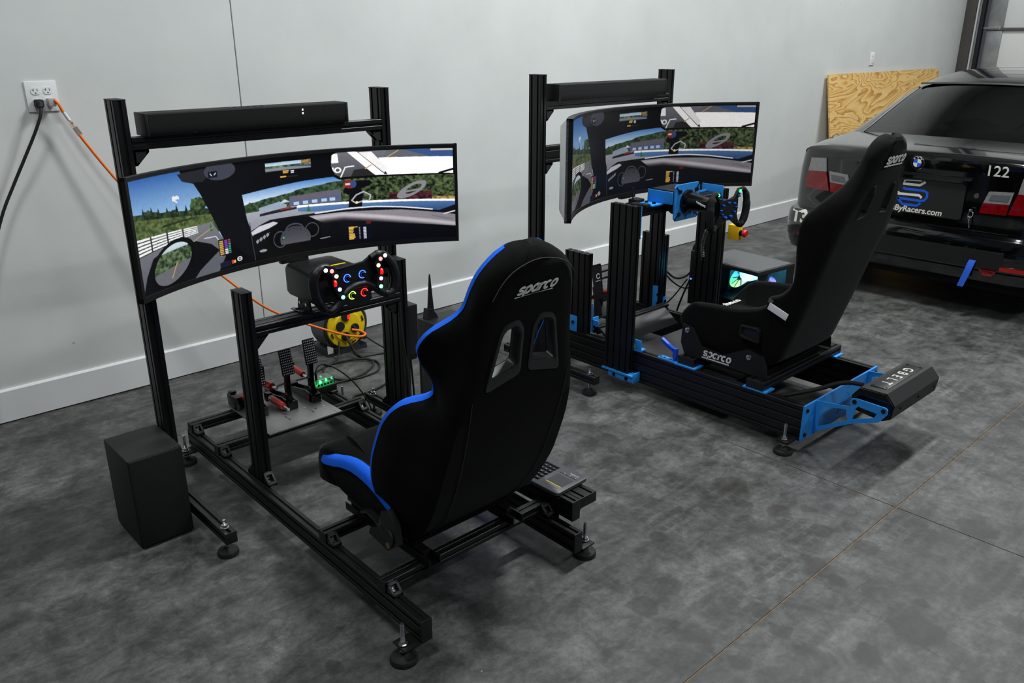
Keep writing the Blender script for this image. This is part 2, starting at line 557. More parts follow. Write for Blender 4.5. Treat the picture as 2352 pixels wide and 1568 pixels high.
wa2 = N(nt, 'ShaderNodeTexWave', bands_direction='X'); wa2.inputs['Scale'].default_value = 7.6; wa2.inputs['Distortion'].default_value = 3.0; wa2.inputs['Detail'].default_value = 2
nt.links.new(pos, wa.inputs['Vector']); nt.links.new(pos, wa2.inputs['Vector'])
tr = math_n(nt, 'MULTIPLY', ramp(nt, wa.outputs['Fac'], [(0.35, (0, 0, 0)), (0.5, (1, 1, 1))]), ramp(nt, wa2.outputs['Fac'], [(0.12, (.25, .25, .25)), (0.3, (1, 1, 1))]))
tf = math_n(nt, 'MULTIPLY', math_n(nt, 'MULTIPLY', acc, tr), 0.5)
c1 = mixc(nt, tf, c1, lin((56, 53, 48)))
# hairline crack
sx = N(nt, 'ShaderNodeSeparateXYZ'); nt.links.new(wv.outputs[0], sx.inputs[0])
cr = math_n(nt, 'ABSOLUTE', math_n(nt, 'SUBTRACT', sx.outputs[0], math_n(nt, 'MULTIPLY_ADD', sx.outputs[1], .18, 2.085)))
crf = ramp(nt, math_n(nt, 'DIVIDE', cr, .0035), [(0.3, (1, 1, 1)), (1.0, (0, 0, 0))])
c1 = mixc(nt, math_n(nt, 'MULTIPLY', crf, .45), c1, lin((60, 56, 50)))
# light specks
vs_ = N(nt, 'ShaderNodeTexVoronoi'); vs_.inputs['Scale'].default_value = 7; nt.links.new(pos, vs_.inputs['Vector'])
sp = ramp(nt, vs_.outputs['Distance'], [(0.016, (1, 1, 1)), (0.022, (0, 0, 0))])
c1 = mixc(nt, math_n(nt, 'MULTIPLY', sp, 0.6), c1, lin((215, 215, 212)))
dk = mixc(nt, 1.0, c1, lin((174, 174, 173)), 'MULTIPLY')
nt.links.new(dk, b.inputs['Base Color'])
rg = ramp(nt, n2, [(0.3, (0.42,) * 3), (0.7, (0.62,) * 3)])
nt.links.new(rg, b.inputs['Roughness'])
b.inputs['Specular IOR Level'].default_value = 0.4
bp = N(nt, 'ShaderNodeBump'); bp.inputs['Strength'].default_value = 0.12; bp.inputs['Distance'].default_value = 0.004
nt.links.new(n3, bp.inputs['Height']); nt.links.new(bp.outputs[0], b.inputs['Normal'])
CONC = cm
JOINT = mat('joint_dirt', (112, 92, 70), 0.9, bump=0.4, bscale=200, var=0.5, vscale=40)

# floor: four slabs around the saw-cut joints, over a dirt-filled bed
fb = MB(); fb.box(-4, 13, -5, 5, -0.06, -0.0025)
floor = struct(mk('floor', fb, JOINT, smooth=0))
JX, JY, g_ = 2.89, 1.0, 0.0026
for (x0, x1, y0, y1) in ((-4, JX - g_, -5, JY - g_), (JX + g_, 13, -5, JY - g_), (-4, JX - g_, JY + g_, 5), (JX + g_, 13, JY + g_, 5)):
    s = MB(); s.box(x0, x1, y0, y1, -0.05, 0, 0.0012)
    mk('slab', s, CONC, floor, smooth=0)

# ---- painted walls
wm, nt, b = nodes_of('painted_drywall')
geo = N(nt, 'ShaderNodeNewGeometry'); pos = geo.outputs['Position']
nn = noise(nt, pos, 2.2, 6, 0.6)
col = ramp(nt, nn, [(0.3, lin((201, 205, 203))), (0.7, lin((211, 214, 212)))])
# scuffs
vo = N(nt, 'ShaderNodeTexVoronoi'); vo.inputs['Scale'].default_value = 2.6; nt.links.new(pos, vo.inputs['Vector'])
sc = ramp(nt, vo.outputs['Distance'], [(0.010, (1, 1, 1)), (0.018, (0, 0, 0))])
col = mixc(nt, math_n(nt, 'MULTIPLY', sc, 0.55), col, lin((112, 108, 100)))
nt.links.new(col, b.inputs['Base Color']); b.inputs['Roughness'].default_value = 0.62
b.inputs['Specular IOR Level'].default_value = 0.3
bp = N(nt, 'ShaderNodeBump'); bp.inputs['Strength'].default_value = 0.1; bp.inputs['Distance'].default_value = 0.002
nt.links.new(noise(nt, pos, 160, 3), bp.inputs['Height']); nt.links.new(bp.outputs[0], b.inputs['Normal'])
WALLM = wm
GAPM = mat('panel_gap_dark', (58, 58, 56), 0.9)
BASEM = mat('baseboard_paint', (222, 224, 224), 0.45, var=0.03, vscale=3)

w = MB(); w.box(-4, WX + .2, WY + .012, WY + .12, 0, 5.2)
wall = struct(mk('wall_back', w, GAPM, smooth=0))
SEAM = 1.937
for (x0, x1) in ((-4, SEAM - .003), (SEAM + .003, WX)):
    p = MB(); p.box(x0, x1, WY, WY + .013, 0, 5.2, 0.001)
    mk('wall_panel', p, WALLM, wall, smooth=0)
bbd = MB()
for (x0, x1) in ((-4, 4.88), (4.882, WX)):
    bbd.prism([(WY + .001, 0.006), (WY - .016, 0.006), (WY - .016, .150), (WY - .011, .157), (WY + .001, .157)], 'x', x0, x1)
struct(mk('baseboard_back', bbd, BASEM, smooth=0))

# ---- garage-door wall
DARKT = mat('jamb_brown', (66, 63, 60), 0.7, var=0.1, vscale=4)
rw = MB()
rw.box(WX, WX + .15, 3.93, WY, 0, 5.2); rw.box(WX, WX + .15, -5, -1.2, 0, 5.2); rw.box(WX, WX + .15, -1.2, 3.93, 3.6, 5.2)
struct(mk('wall_right', rw, WALLM, smooth=0))
tj = MB(); tj.box(WX - .03, WX + .02, 3.97, WY - .001, 0, 3.7, .003)
struct(mk('trim_1', tj, DARKT))
DOORW = mat('door_white', (214, 216, 215), 0.5, var=0.02, vscale=3)
GALV = mat('galvanised', (150, 152, 154), 0.42, 0.7, var=0.2, vscale=9)
fr = MB(); fr.box(WX + .055, WX + .095, -1.1, 3.84, .02, 3.6)
door = struct(mk('door_1', fr, DOORW, smooth=0))
zz = [0.02, 0.58, 1.16, 1.748, 2.34, 2.93, 3.55]
for i in range(6):
    p = MB(); p.box(WX + .035, WX + .06, -1.1, 3.835, zz[i] + .012, zz[i + 1] - .012, .008)
    mk('panel', p, DOORW, door)
    s = MB(); s.box(WX + .012, WX + .04, 3.66, 3.83, zz[i] + .012, zz[i + 1] - .02, .002)
    st_ = mk('end_stile', s, GALV, door)
    h = MB(); h.box(WX - .004, WX + .014, 3.68, 3.82, zz[i] - .01, zz[i] + .03, .003); h.cyl((WX - .012, 3.7, zz[i] + .01), (WX - .012, 3.86, zz[i] + .01), .012, n=10)
    mk('hinge', h, GALV, st_)
    r = MB(); r.box(WX + .0, WX + .036, -1.1, 3.83, zz[i] - .014, zz[i] + .014, .004)
    mk('rib', r, mat('rib_dark', (92, 94, 96), .5, .4), door)
tr_ = MB()
tr_.box(WX - .06, WX - .055, 3.86, 3.90, 0, 3.7); tr_.box(WX - .06, WX + .0, 3.897, 3.902, 0, 3.7); tr_.box(WX - .005, WX + .0, 3.86, 3.90, 0, 3.7)
o = mk('track', tr_, mat('track_dark', (40, 41, 43), .45, .6), door, smooth=0)
an = MB(); an.box(WX - .02, WX - .016, 3.905, 3.94, 0, 3.7); an.box(WX - .02, WX + .03, 3.936, 3.94, 0, 3.7)
mk('track_angle', an, GALV, door, smooth=0)

ce = MB(); ce.box(-4, WX + .2, -5, WY + .12, 5.2, 5.3)
struct(mk('ceiling', ce, mat('ceiling_paint', (176, 178, 178), .8), smooth=0))

# ---- outlets on the back wall
SLOT = mat('outlet_slot', (12, 12, 12), 0.8)
pl = thing('wall_outlet', 'white double outlet plate with four sockets above the orange cord', 'outlet', (1.037, WY, 1.352))
def face_xz(mb, cx, cz, w, h, y0, y1, r):
    P = []
    for (sx, sz) in ((1, 1), (-1, 1), (-1, -1), (1, -1)):
        for k in range(5):
            a = R_({(1, 1): 0, (-1, 1): 90, (-1, -1): 180, (1, -1): 270}[(sx, sz)] + 90 * k / 4)
            P.append((cx + sx * (w / 2 - r) + r * math.cos(a), cz + sz * (h / 2 - r) + r * math.sin(a)))
    mb.prism(P, 'y', y0, y1)
m_ = MB(); m_.box(.974, 1.10, WY - .007, WY - .0002, 1.352, 1.478, .004); mk('plate', m_, WHT, pl)
for cx in (1.013, 1.061):
    for cz in (1.438, 1.392):
        r = MB(); face_xz(r, cx, cz, .035, .030, WY - .0095, WY - .005, .012)
        rc = mk('socket', r, WHT, pl)
        s = MB(); y0, y1 = WY - .0100, WY - .009
        s.box(cx - .0085, cx - .0063, y0, y1, cz - .001, cz + .009); s.box(cx - .013, cx - .0063, y0, y1, cz + .003, cz + .0052)
        s.box(cx + .0063, cx + .0083, y0, y1, cz - .001, cz + .008); s.cyl((cx, y0, cz - .0085), (cx, y1, cz - .0085), .0028, n=10)
        mk('slots', s, SLOT, rc, smooth=0)['kind'] = 'stuff'
pl2 = thing('wall_outlet', 'small single white outlet plate on the wall above the plywood', 'outlet', (8.85, WY, 1.385))
m_ = MB(); m_.box(8.80, 8.90, WY - .008, WY - .0002, 1.385, 1.51, .004); mk('plate', m_, WHT, pl2)
r = MB(); face_xz(r, 8.85, 1.447, .04, .09, WY - .010, WY - .006, .008); rc = mk('socket', r, WHT, pl2)
s = MB()
for cz in (1.47, 1.43):
    s.box(8.838, 8.841, WY - .0106, WY - .0095, cz - .004, cz + .006); s.box(8.858, 8.861, WY - .0106, WY - .0095, cz - .004, cz + .006)
s.box(8.868, 8.878, WY - .0106, WY - .0095, 1.405, 1.413)
mk('slots', s, SLOT, rc, smooth=0)['kind'] = 'stuff'

# ---- the plugs and cords at the left outlet
k = thing('mains_cable', 'black plug and thick black cord dropping left from the outlet plate', 'cord', (1.013, WY - .01, 1.385))
m_ = MB(); m_.box(.997, 1.029, WY - .052, WY - .0102, 1.372, 1.404, .006); m_.rev([((1.013, WY - .045, 1.388), .013), ((1.008, WY - .068, 1.372), .008)], 14)
mk('plug', m_, RUB, k)
m_ = MB(); m_.tube([(1.010, WY - .06, 1.378), (1.0, WY - .075, 1.345), (.965, WY - .07, 1.27), (.905, WY - .06, 1.16), (.85, WY - .05, 1.06), (.78, WY - .05, .93), (.70, WY - .05, .72), (.64, WY - .05, .45), (.60, WY - .06, .2), (.55, WY - .12, .012), (.35, WY - .2, .010)], .0068, 10)
mk('cord', m_, RUB, k, smooth=60)
k = thing('extension_cord', 'orange extension cord hanging from the outlet down to the yellow reel', 'cord', (1.061, WY - .01, 1.385))
CLEAR = mat('tag_vinyl', (196, 196, 192), .35)
m_ = MB(); m_.box(1.046, 1.077, WY - .05, WY - .0102, 1.374, 1.408, .005); mk('plug', m_, mat('clear_grey_plug', (170, 168, 165), .3), k)
OP = [(1.070, WY - .045, 1.402), (1.080, WY - .06, 1.385), (1.092, WY - .062, 1.352), (1.118, WY - .06, 1.300), (1.165, WY - .07, 1.205), (1.26, WY - .09, 1.04), (1.38, WY - .12, .86), (1.52, WY - .15, .68), (1.669, WY - .19, .52), (1.814, WY - .24, .364), (1.95, WY - .28, .27), (2.095, WY - .34, .193), (2.19, WY - .42, .155), (2.25, WY - .47, .146), (2.285, WY - .46, .150), (2.275, WY - .42, .160), (2.24, WY - .40, .17)]
m_ = MB(); m_.tube(OP, .0062, 10); mk('cord', m_, ORG, k, smooth=60)
m_ = MB(); m_.rev([((1.094, WY - .062, 1.350), .0072), ((1.112, WY - .06, 1.314), .0072)], 12); mk('sleeve', m_, WHT, k)
tg = MB(); tg.M = frame((1.128, WY - .066, 1.283), (.47, -.05, -.88), (.8, 0, .45)); tg.box(-.035, .040, -.013, .013, -.0006, .0006, .0004)
tgo = mk('warning_tag', tg, CLEAR, k)
tg = MB(); tg.M = frame((1.128, WY - .0672, 1.283), (.47, -.05, -.88), (.8, 0, .45)); tg.cyl((-.022, .002, 0), (-.022, .002, .0012), .005, n=12); tg.box(-.002, .034, -.009, .009, 0, .001)
mk('print', tg, [mat('tag_grey_print', (128, 126, 122), .6)], tgo, smooth=0)

# ---- plywood sheet leaning on the wall
pm, nt, b = nodes_of('plywood')
tc = N(nt, 'ShaderNodeTexCoord')
mp = N(nt, 'ShaderNodeMapping'); mp.inputs['Scale'].default_value = (0.30, 1, 1.0); mp.inputs['Rotation'].default_value = (0, 0.35, 0)
nt.links.new(tc.outputs['Object'], mp.inputs['Vector'])
nz = noise(nt, mp.outputs[0], 2.0, 4.0, 0.46, 0.6)
rings = math_n(nt, 'FRACT', math_n(nt, 'MULTIPLY', nz, 34))
col = ramp(nt, rings, [(0.0, lin((232, 198, 130))), (0.5, lin((226, 186, 112))), (0.80, lin((204, 152, 74))), (0.93, lin((176, 122, 56))), (1.0, lin((230, 194, 124)))])
gr = noise(nt, mp.outputs[0], 120, 3)
col = mixc(nt, 0.25, col, ramp(nt, gr, [(0.3, (0.55, 0.5, 0.4)), (0.7, (1, 1, 1))]), 'MULTIPLY')
kn = N(nt, 'ShaderNodeTexVoronoi'); kn.inputs['Scale'].default_value = 1.7; nt.links.new(mp.outputs[0], kn.inputs['Vector'])
kf = ramp(nt, kn.outputs['Distance'], [(0.025, (1, 1, 1)), (0.05, (0, 0, 0))])
col = mixc(nt, math_n(nt, 'MULTIPLY', kf, .7), col, lin((96, 60, 26)))
nt.links.new(col, b.inputs['Base Color']); b.inputs['Roughness'].default_value = .65
ply = MB(); ply.box(-1.31, 1.31, -.009, .009, 0, 1.335, .001)
po = mk('plywood_sheet', ply, pm, smooth=0, origin=(0, 0, 0))
po.location = (9.22, WY - .25, .001); po.rotation_euler = (R_(-9.6), 0, 0)
tag(po, 'swirly grained plywood sheet leaning on the wall behind the black car', 'plywood')
# ================================================================= game picture shown on both screens
def paint_screen(W=760, H=214, ss=2):
    w, h = W * ss, H * ss
    U, V = np.meshgrid((np.arange(w) + .5) / w, (np.arange(h) + .5) / h)
    img = np.zeros((h, w, 3)) + np.array(lin((9, 10, 15)))
    rs = np.random.RandomState(4)
    def vnoise(su, sv, oct=3):
        out = np.zeros((h, w)); amp = 1; tot = 0
        for k in range(oct):
            a, c = max(2, int(su * 2 ** k)), max(2, int(sv * 2 ** k))
            g = rs.rand(c + 1, a + 1)
            x = U * a; y = V * c; xi = np.minimum(x.astype(int), a - 1); yi = np.minimum(y.astype(int), c - 1); fx = x - xi; fy = y - yi
            out += amp * ((g[yi, xi] * (1 - fx) + g[yi, xi + 1] * fx) * (1 - fy) + (g[yi + 1, xi] * (1 - fx) + g[yi + 1, xi + 1] * fx) * fy)
            tot += amp; amp *= .6
        return out / tot
    def poly(P):
        m = np.zeros((h, w), bool); n = len(P)
        for i in range(n):
            x0, y0 = P[i]; x1, y1 = P[(i + 1) % n]
            if y0 == y1: continue
            c = (V > min(y0, y1)) & (V <= max(y0, y1)) & (U < (x1 - x0) * (V - y0) / (y1 - y0) + x0)
            m ^= c
        return m
    def ell(cx, cy, rx, ry, rot=0.0):
        A = 3.2
        dx = (U - cx) * A; dy = (V - cy)
        a = dx * math.cos(rot) + dy * math.sin(rot); q = -dx * math.sin(rot) + dy * math.cos(rot)
        return (a / (rx * A)) ** 2 + (q / ry) ** 2 < 1
    def fill(m, rgb, k=1.0):
        img[m] = np.array(lin(rgb)) * k
    def fillv(m, c0, c1, v0, v1):
        t = np.clip((V - v0) / (v1 - v0), 0, 1)[..., None]
        col = np.array(lin(c0)) * (1 - t) + np.array(lin(c1)) * t
        img[m] = col[m]
    def line(P, wd, rgb, closed=False):
        for i in range(len(P) - (0 if closed else 1)):
            (x0, y0), (x1, y1) = P[i], P[(i + 1) % len(P)]
            dx, dy = (x1 - x0) * 3.2, y1 - y0
            L2 = dx * dx + dy * dy + 1e-12
            t = np.clip((((U - x0) * 3.2) * dx + (V - y0) * dy) / L2, 0, 1)
            d = np.hypot((U - x0) * 3.2 - t * dx, V - y0 - t * dy)
            fill(d < wd, rgb)
    n_f = vnoise(140, 44, 3); n_m = vnoise(50, 20, 3); n_l = vnoise(14, 5, 3)
    def foliage(m, dark, light, th=.5):
        t = np.clip((n_f - .30) / .42, 0, 1)[..., None]
        col = np.array(lin(dark)) * (1 - t) + np.array(lin(light)) * t
        img[m] = col[m]
    # ---- left window
    left = poly([(0, .0), (.172, .0), (.196, .118), (.213, .139), (.231, .249), (.258, .47), (.285, .70), (.30, .80), (.26, 1.0), (0, 1.0)])
    fillv(left, (52, 112, 178), (148, 190, 226), .02, .42)
    fill(left & ((((U - .15) / .022) ** 2 + ((V - .228) / .05) ** 2 + (n_m - .5) * 4.5 + (n_f - .5) * 2) < .55), (222, 220, 222))
    hor = .345 + .42 * (U - .02)
    foliage(left & (V > hor - .05 - .09 * np.clip(n_m - .45, 0, 1)) & (V < hor + .02), (26, 40, 26), (74, 98, 60))
    for k in range(6):
        x = .03 + k * .028 + .01 * rs.rand(); hh = .06 + .07 * rs.rand(); yb = .345 + .42 * (x - .02)
        foliage(left & poly([(x - .008, yb), (x, yb - hh), (x + .008, yb)]), (20, 34, 24), (54, 76, 48))
    foliage(left & (((U - .218) / .026) ** 2 + ((V - .335) / .075) ** 2 + (n_m - .5) * 1.2 < 1), (28, 44, 26), (92, 120, 62))
    fill(left & (abs(U - .22) < .0016) & (V > .38) & (V < .45), (40, 40, 34))
    foliage(left & (V > hor) & (V < hor + .17), (62, 84, 40), (112, 128, 70))
    fill(left & poly([(.10, .44), (.2, .435), (.2, .447), (.09, .462)]), (46, 62, 36))
    fillv(left & poly([(0, .56), (.255, .515), (.285, .70), (.31, .86), (.26, 1.0), (0, 1.0)]), (126, 128, 136), (104, 106, 116), .5, .9)
    # guard rail
    f = left & poly([(0, .502), (.208, .522), (.208, .592), (0, .66)])
    top = .502 + (U) * .1; bot = .66 - U * .33
    s_ = (V - top) / np.maximum(bot - top, .01)
    fill(f, (70, 78, 74)); fill(f & ((s_ * 5) % 1 < .62), (226, 228, 228))
    for x in (.052, .108, .16): fill(f & (abs(U - x) < .0028), (58, 62, 62))
    fill(left & poly([(.251, .524), (.2445, .597), (.255, .602)]), (20, 120, 52))
    line([(.14, .70), (.19, .655), (.255, .57)], .003, (196, 160, 92)); line([(.225, .655), (.262, .66), (.276, .74), (.272, .86)], .0035, (214, 214, 218))
    # door and outside mirror
    fill(poly([(.0, .985), (.02, .84), (.05, .70), (.11, .635), (.20, .66), (.245, .72), (.27, .80), (.20, .94), (.18, 1.0), (0, 1.0)]), (13, 14, 20))
    om = ell(.112, .795, .088, .175, -.55)
    fill(om, (8, 9, 13))
    om = ell(.113, .797, .072, .148, -.55)
    fillv(om, (190, 206, 214), (150, 160, 168), .65, .75)
    foliage(om & (V > .70 - .3 * (U - .05)) & (V < .86 - .55 * (U - .05)), (34, 56, 36), (110, 132, 92))
    fill(om & (V > .86 - .55 * (U - .05)), (112, 114, 120)); line([(.105, .925), (.128, .80)], .0035, (204, 172, 84))
    # ---- A-pillar, roof, visor
    fillv(poly([(.196, .118), (.34, .0), (.45, .0), (.361, .315), (.361, .545), (.372, .96), (.285, .70), (.258, .47), (.231, .249), (.213, .139)]), (10, 11, 17), (18, 20, 28), .1, .9)
    fill(poly([(.165, .03), (.255, .02), (.262, .085), (.243, .135), (.20, .125), (.178, .10)]), (46, 48, 56))
    fill(ell(.298, .06, .048, .085), (74, 78, 92)); fill(poly([(.262, .055), (.29, .055), (.29, .115), (.262, .115)]), (20, 26, 46))
    line([(.268, .075), (.272, .095)], .003, (225, 225, 230)); line([(.285, .075), (.28, .092)], .003, (225, 225, 230))
    fill(poly([(0, 0), (1, 0), (1, .006), (0, .006)]), (6, 6, 8))
    # ---- windscreen view
    wind = poly([(.358, .321), (.446, .294), (.536, .267), (.624, .254), (.70, .262), (1, .27), (1, .63), (.951, .687), (.836, .636), (.748, .613), (.571, .608), (.436, .607), (.374, .683), (.365, .56)])
    fillv(wind, (70, 140, 204), (206, 224, 236), .26, .44)
    hl = np.interp(U, [.36, .42, .50, .556, .64, .68], [.425, .40, .368, .335, .302, .295])
    foliage(wind & (V > hl + .02 * (n_m - .5)) & (U < .70), (26, 48, 32), (80, 108, 72))
    foliage(wind & (U > .66), (16, 30, 18), (104, 122, 74))
    foliage(wind & poly([(.362, .47), (.378, .40), (.395, .45), (.40, .50), (.362, .52)]), (26, 48, 28), (70, 100, 52))
    fill(wind & poly([(.405, .475), (.47, .44), (.49, .48), (.49, .51), (.405, .52)]), (150, 168, 186)); fill(wind & poly([(.47, .46), (.485, .425), (.50, .455)]), (196, 206, 214))
    fill(wind & poly([(.501, .407), (.656, .386), (.657, .518), (.498, .50)]), (96, 108, 140)); fill(wind & poly([(.497, .452), (.515, .405), (.654, .386), (.657, .44)]), (112, 108, 122))
    for x in (.52, .548, .576, .605, .63): fill(wind & (abs(U - x) < .008) & (V > .468) & (V < .50), (178, 196, 220))
    fillv(wind & (V > np.interp(U, [.36, .5, .6, .75, 1], [.505, .505, .53, .56, .60])), (164, 168, 180), (150, 152, 162), .5, .65)
    foliage(wind & poly([(.80, .47), (.83, .46), (.93, .47), (.93, .555), (.80, .55)]), (54, 22, 30), (112, 56, 62))
    foliage(wind & poly([(.93, .53), (1, .535), (1, .58), (.93, .57)]), (120, 96, 60), (226, 196, 80))
    fill(wind & poly([(.405, .535), (.47, .515), (.52, .52), (.52, .54), (.405, .56)]), (44, 46, 54)); fill(wind & poly([(.47, .512), (.50, .505), (.51, .525), (.47, .53)]), (150, 60, 54))
    fillv(wind & poly([(.524, .516), (.723, .543), (1, .575), (1, .64), (.951, .687), (.748, .618), (.571, .590), (.523, .568)]), (96, 140, 190), (60, 96, 146), .52, .66)
    line([(.524, .518), (.723, .545), (1, .580)], .011, (240, 244, 246))
    fill(wind & poly([(.556, .512), (.549, .582), (.562, .586)]), (24, 128, 50))
    # person and helmet
    fill(poly([(.662, .43), (.672, .36), (.70, .31), (.745, .318), (.755, .35), (.74, .38), (.718, .396), (.722, .46), (.718, .604), (.676, .60), (.682, .459)]), (14, 16, 26))
    fill(ell(.686, .345, .019, .046), (150, 40, 44)); fill(ell(.696, .345, .009, .04), (62, 88, 140)); fill(poly([(.672, .335), (.686, .335), (.686, .352), (.672, .352)]), (210, 208, 206))
    fill(wind & ell(.87, .446, .05, .06, -.5) & ~ell(.875, .44, .028, .034, -.5), (140, 142, 146)); fill(wind & poly([(.842, .462), (.90, .435), (.90, .452), (.85, .478)]), (140, 142, 146))
    line([(.688, .52), (.702, .466), (.725, .435), (.746, .478), (.741, .536), (.723, .531), (.701, .554)], .005, (236, 238, 244), True); line([(.688, .52), (.702, .466), (.725, .435), (.746, .478), (.741, .536), (.723, .531), (.701, .554)], .002, (40, 44, 70), True)
    fill(ell(.703, .545, .004, .012), (250, 226, 80))
    # ---- mirrors
    sm = poly([(.437, .054), (.574, .05), (.573, .133), (.436, .134)])
    fillv(sm, (150, 186, 210), (196, 214, 220), .05, .09); foliage(sm & (V > .085) & (V < .108), (50, 72, 50), (128, 150, 110)); fill(sm & (V > .106), (136, 142, 152)); fill(sm & poly([(.505, .104), (.575, .098), (.575, .12)]), (56, 88, 130)); foliage(sm & (U > .545) & (V < .10), (62, 92, 48), (190, 150, 90))
    for (x0, x1, y) in ((.488, .506, .146), (.488, .503, .162), (.512, .522, .15), (.512, .521, .165), (.479, .497, .20)):
        fill((U > x0) & (U < x1) & (abs(V - y) < .005), (226, 180, 44) if x0 < .51 else (214, 216, 220))
    fill((U > .50) & (U < .532) & (abs(V - .203) < .004), (44, 50, 60))
    rim = poly([(.628, .02), (.64, .0), (1, .0), (1, .296), (.655, .29), (.636, .25), (.626, .15)])
    fill(rim, (7, 8, 11))
    bm_ = poly([(.637, .033), (.650, .012), (.996, .016), (.996, .282), (.66, .266), (.643, .232), (.633, .143)])
    fillv(bm_, (120, 122, 130), (88, 88, 94), .02, .26)
    fill(bm_ & poly([(.844, .014), (1, .014), (1, .105), (.921, .099)]), (62, 96, 148)); fill(bm_ & poly([(.80, .014), (.85, .014), (.93, .10), (.79, .095)]), (108, 112, 120))
    line([(.80, .09), (.835, .02)], .004, (206, 166, 90)); fill(bm_ & (U > .93) & (V < .035), (196, 190, 190))
    fill(bm_ & poly([(.775, .088), (1, .105), (1, .29), (.80, .275)]), (252, 250, 248)); fill(bm_ & poly([(.683, .01), (.716, .014), (.798, .272), (.762, .268)]), (244, 242, 240)); fill(bm_ & poly([(.712, .014), (.722, .014), (.80, .26), (.792, .268)]), (18, 18, 22))
    fill(bm_ & poly([(.716, .02), (.755, .02), (.80, .20), (.79, .25)]), (232, 230, 228)); line([(.955, .278), (1, .235)], .012, (18, 18, 22))
    fill(bm_ & poly([(.635, .02), (.654, .02), (.656, .113), (.634, .115)]), (238, 236, 234)); fill(bm_ & ell(.652, .19, .011, .03) & ~ell(.652, .19, .006, .017), (236, 236, 236)); fill(bm_ & (abs(U - .638) < .0022) & (abs(V - .19) < .03), (236, 236, 236))
    line([(.66, .262), (.675, .165), (.70, .16)], .006, (230, 230, 230)); fill(bm_ & poly([(.69, .27), (.70, .20), (.735, .19), (.765, .272)]), (52, 50, 50))
    line([(.735, .195), (.752, .16)], .006, (204, 160, 96))
    # ---- dashboard
    dash = poly([(.374, .69), (.40, .645), (.436, .607), (.571, .608), (.748, .613), (.836, .640), (.951, .690), (1, .64), (1, 1), (.36, 1), (.37, .95)])
    fillv(dash, (26, 27, 34), (9, 10, 15), .62, .95)
    t = np.clip((V - (.63 + .55 * np.clip(U - .66, 0, 1))) / .11, 0, 1); g = np.exp(-((t - .25) / .32) ** 2)
    band = dash & poly([(.555, .632), (.66, .632), (.836, .66), (.955, .715), (1, .74), (1, .87), (.836, .81), (.70, .742), (.60, .73)])
    img[band] = (np.array(lin((196, 190, 196))) * g[..., None] * (.55 + .45 * np.clip((.86 - abs(U - .78)), 0, 1))[..., None] + np.array(lin((16, 17, 22))))[band]
    line([(.575, .612), (.68, .60), (.76, .606), (.84, .632), (.93, .675)], .006, (222, 224, 230))
    fill(poly([(.372, .70), (.40, .655), (.445, .633), (.465, .66), (.42, .72), (.378, .74)]), (196, 198, 206)); fill(poly([(.378, .73), (.43, .69), (.46, .655), (.47, .72), (.40, .86), (.378, .95)]), (20, 21, 28))
    for k in range(6): fill(poly([(.385 + k * .011, .80 - k * .016), (.392 + k * .011, .78 - k * .016), (.396 + k * .011, .80 - k * .016), (.389 + k * .011, .825 - k * .016)]), (150, 152, 160))
    fill(ell(.508, .80, .083, .185), (10, 11, 15)); line([(.372, .60), (.374, .80), (.378, .98)], .0035, (70, 74, 84))
    fill(ell(.461, .825, .021, .085) & ~ell(.461, .825, .019, .076), (92, 94, 104)); fill(ell(.561, .775, .021, .075) & ~ell(.561, .775, .019, .067), (92, 94, 104))
    fillv(ell(.508, .84, .047, .13) & (V < .885), (66, 68, 78), (96, 96, 104), .70, .88); fill(ell(.508, .74, .028, .06) & ~ell(.508, .745, .025, .05), (80, 84, 96))
    for k in range(9):
        a = R_(200 - k * 27.5); fill(ell(.508 + .040 * math.cos(a), .845 - .105 * math.sin(a), .0013, .005), (30, 30, 36))
    fill(ell(.472, .815, .002, .006), (40, 240, 90)); fill(ell(.405, .905, .012, .014), (150, 152, 164)); line([(.585, .885), (.628, .875)], .004, (150, 152, 164))
    fill(ell(.63, .82, .020, .09), (15, 16, 21)); fill(ell(.70, .795, .032, .045), (22, 22, 28)); fill(ell(.735, .77, .008, .018), (120, 30, 34))
    tb = poly([(.669, .80), (.748, .812), (.745, .955), (.671, .943)]); fill(tb, (12, 16, 36))
    for k in range(8):
        y = .818 + k * .0165
        fill(tb & (U > .673) & (U < .673 + .012 + .009 * rs.rand()) & (abs(V - y) < .005), (232, 190, 44)); fill(tb & (abs(U - .722) < .004) & (abs(V - y - .004) < .004), (214, 218, 230)); fill(tb & (abs(U - .706) < .0012) & (abs(V - y) < .004), (180, 186, 200))
    fill(tb & (U > .673) & (U < .70) & (abs(V - .806) < .004), (232, 190, 44))
    tb = poly([(.267, .70), (.308, .707), (.306, .872), (.267, .858)]); fill(tb, (16, 20, 44))
    for k in range(8):
        y = .722 + k * .0175
        fill(tb & (U > .27) & (U < .282) & (abs(V - y) < .005), (214, 170, 54)); fill(tb & (U > .286) & (U < .296) & (abs(V - y) < .005), (150, 84, 200) if k < 5 else (220, 220, 226)); fill(tb & (U > .299) & (U < .305) & (abs(V - y) < .004), (220, 60, 70) if k < 2 else (50, 190, 130))
    fill(poly([(.265, .93), (.283, .915), (.30, .93), (.30, .975), (.265, .98)]), (30, 36, 60)); fill((abs(U - .306) < .003) & (abs(V - .945) < .018), (220, 60, 60)); fill((abs(U - .313) < .003) & (abs(V - .945) < .012), (236, 180, 40)); fill(ell(.329, .93, .008, .022) & ~ell(.329, .93, .0055, .015), (224, 224, 230)); line([(.323, .93), (.335, .93)], .003, (224, 224, 230))
    line([(.93, .745), (.965, .775), (.99, .79)], .007, (120, 122, 130)); line([(.965, .73), (1, .70)], .006, (206, 208, 214))
    img *= (0.93 + .14 * n_f)[..., None]
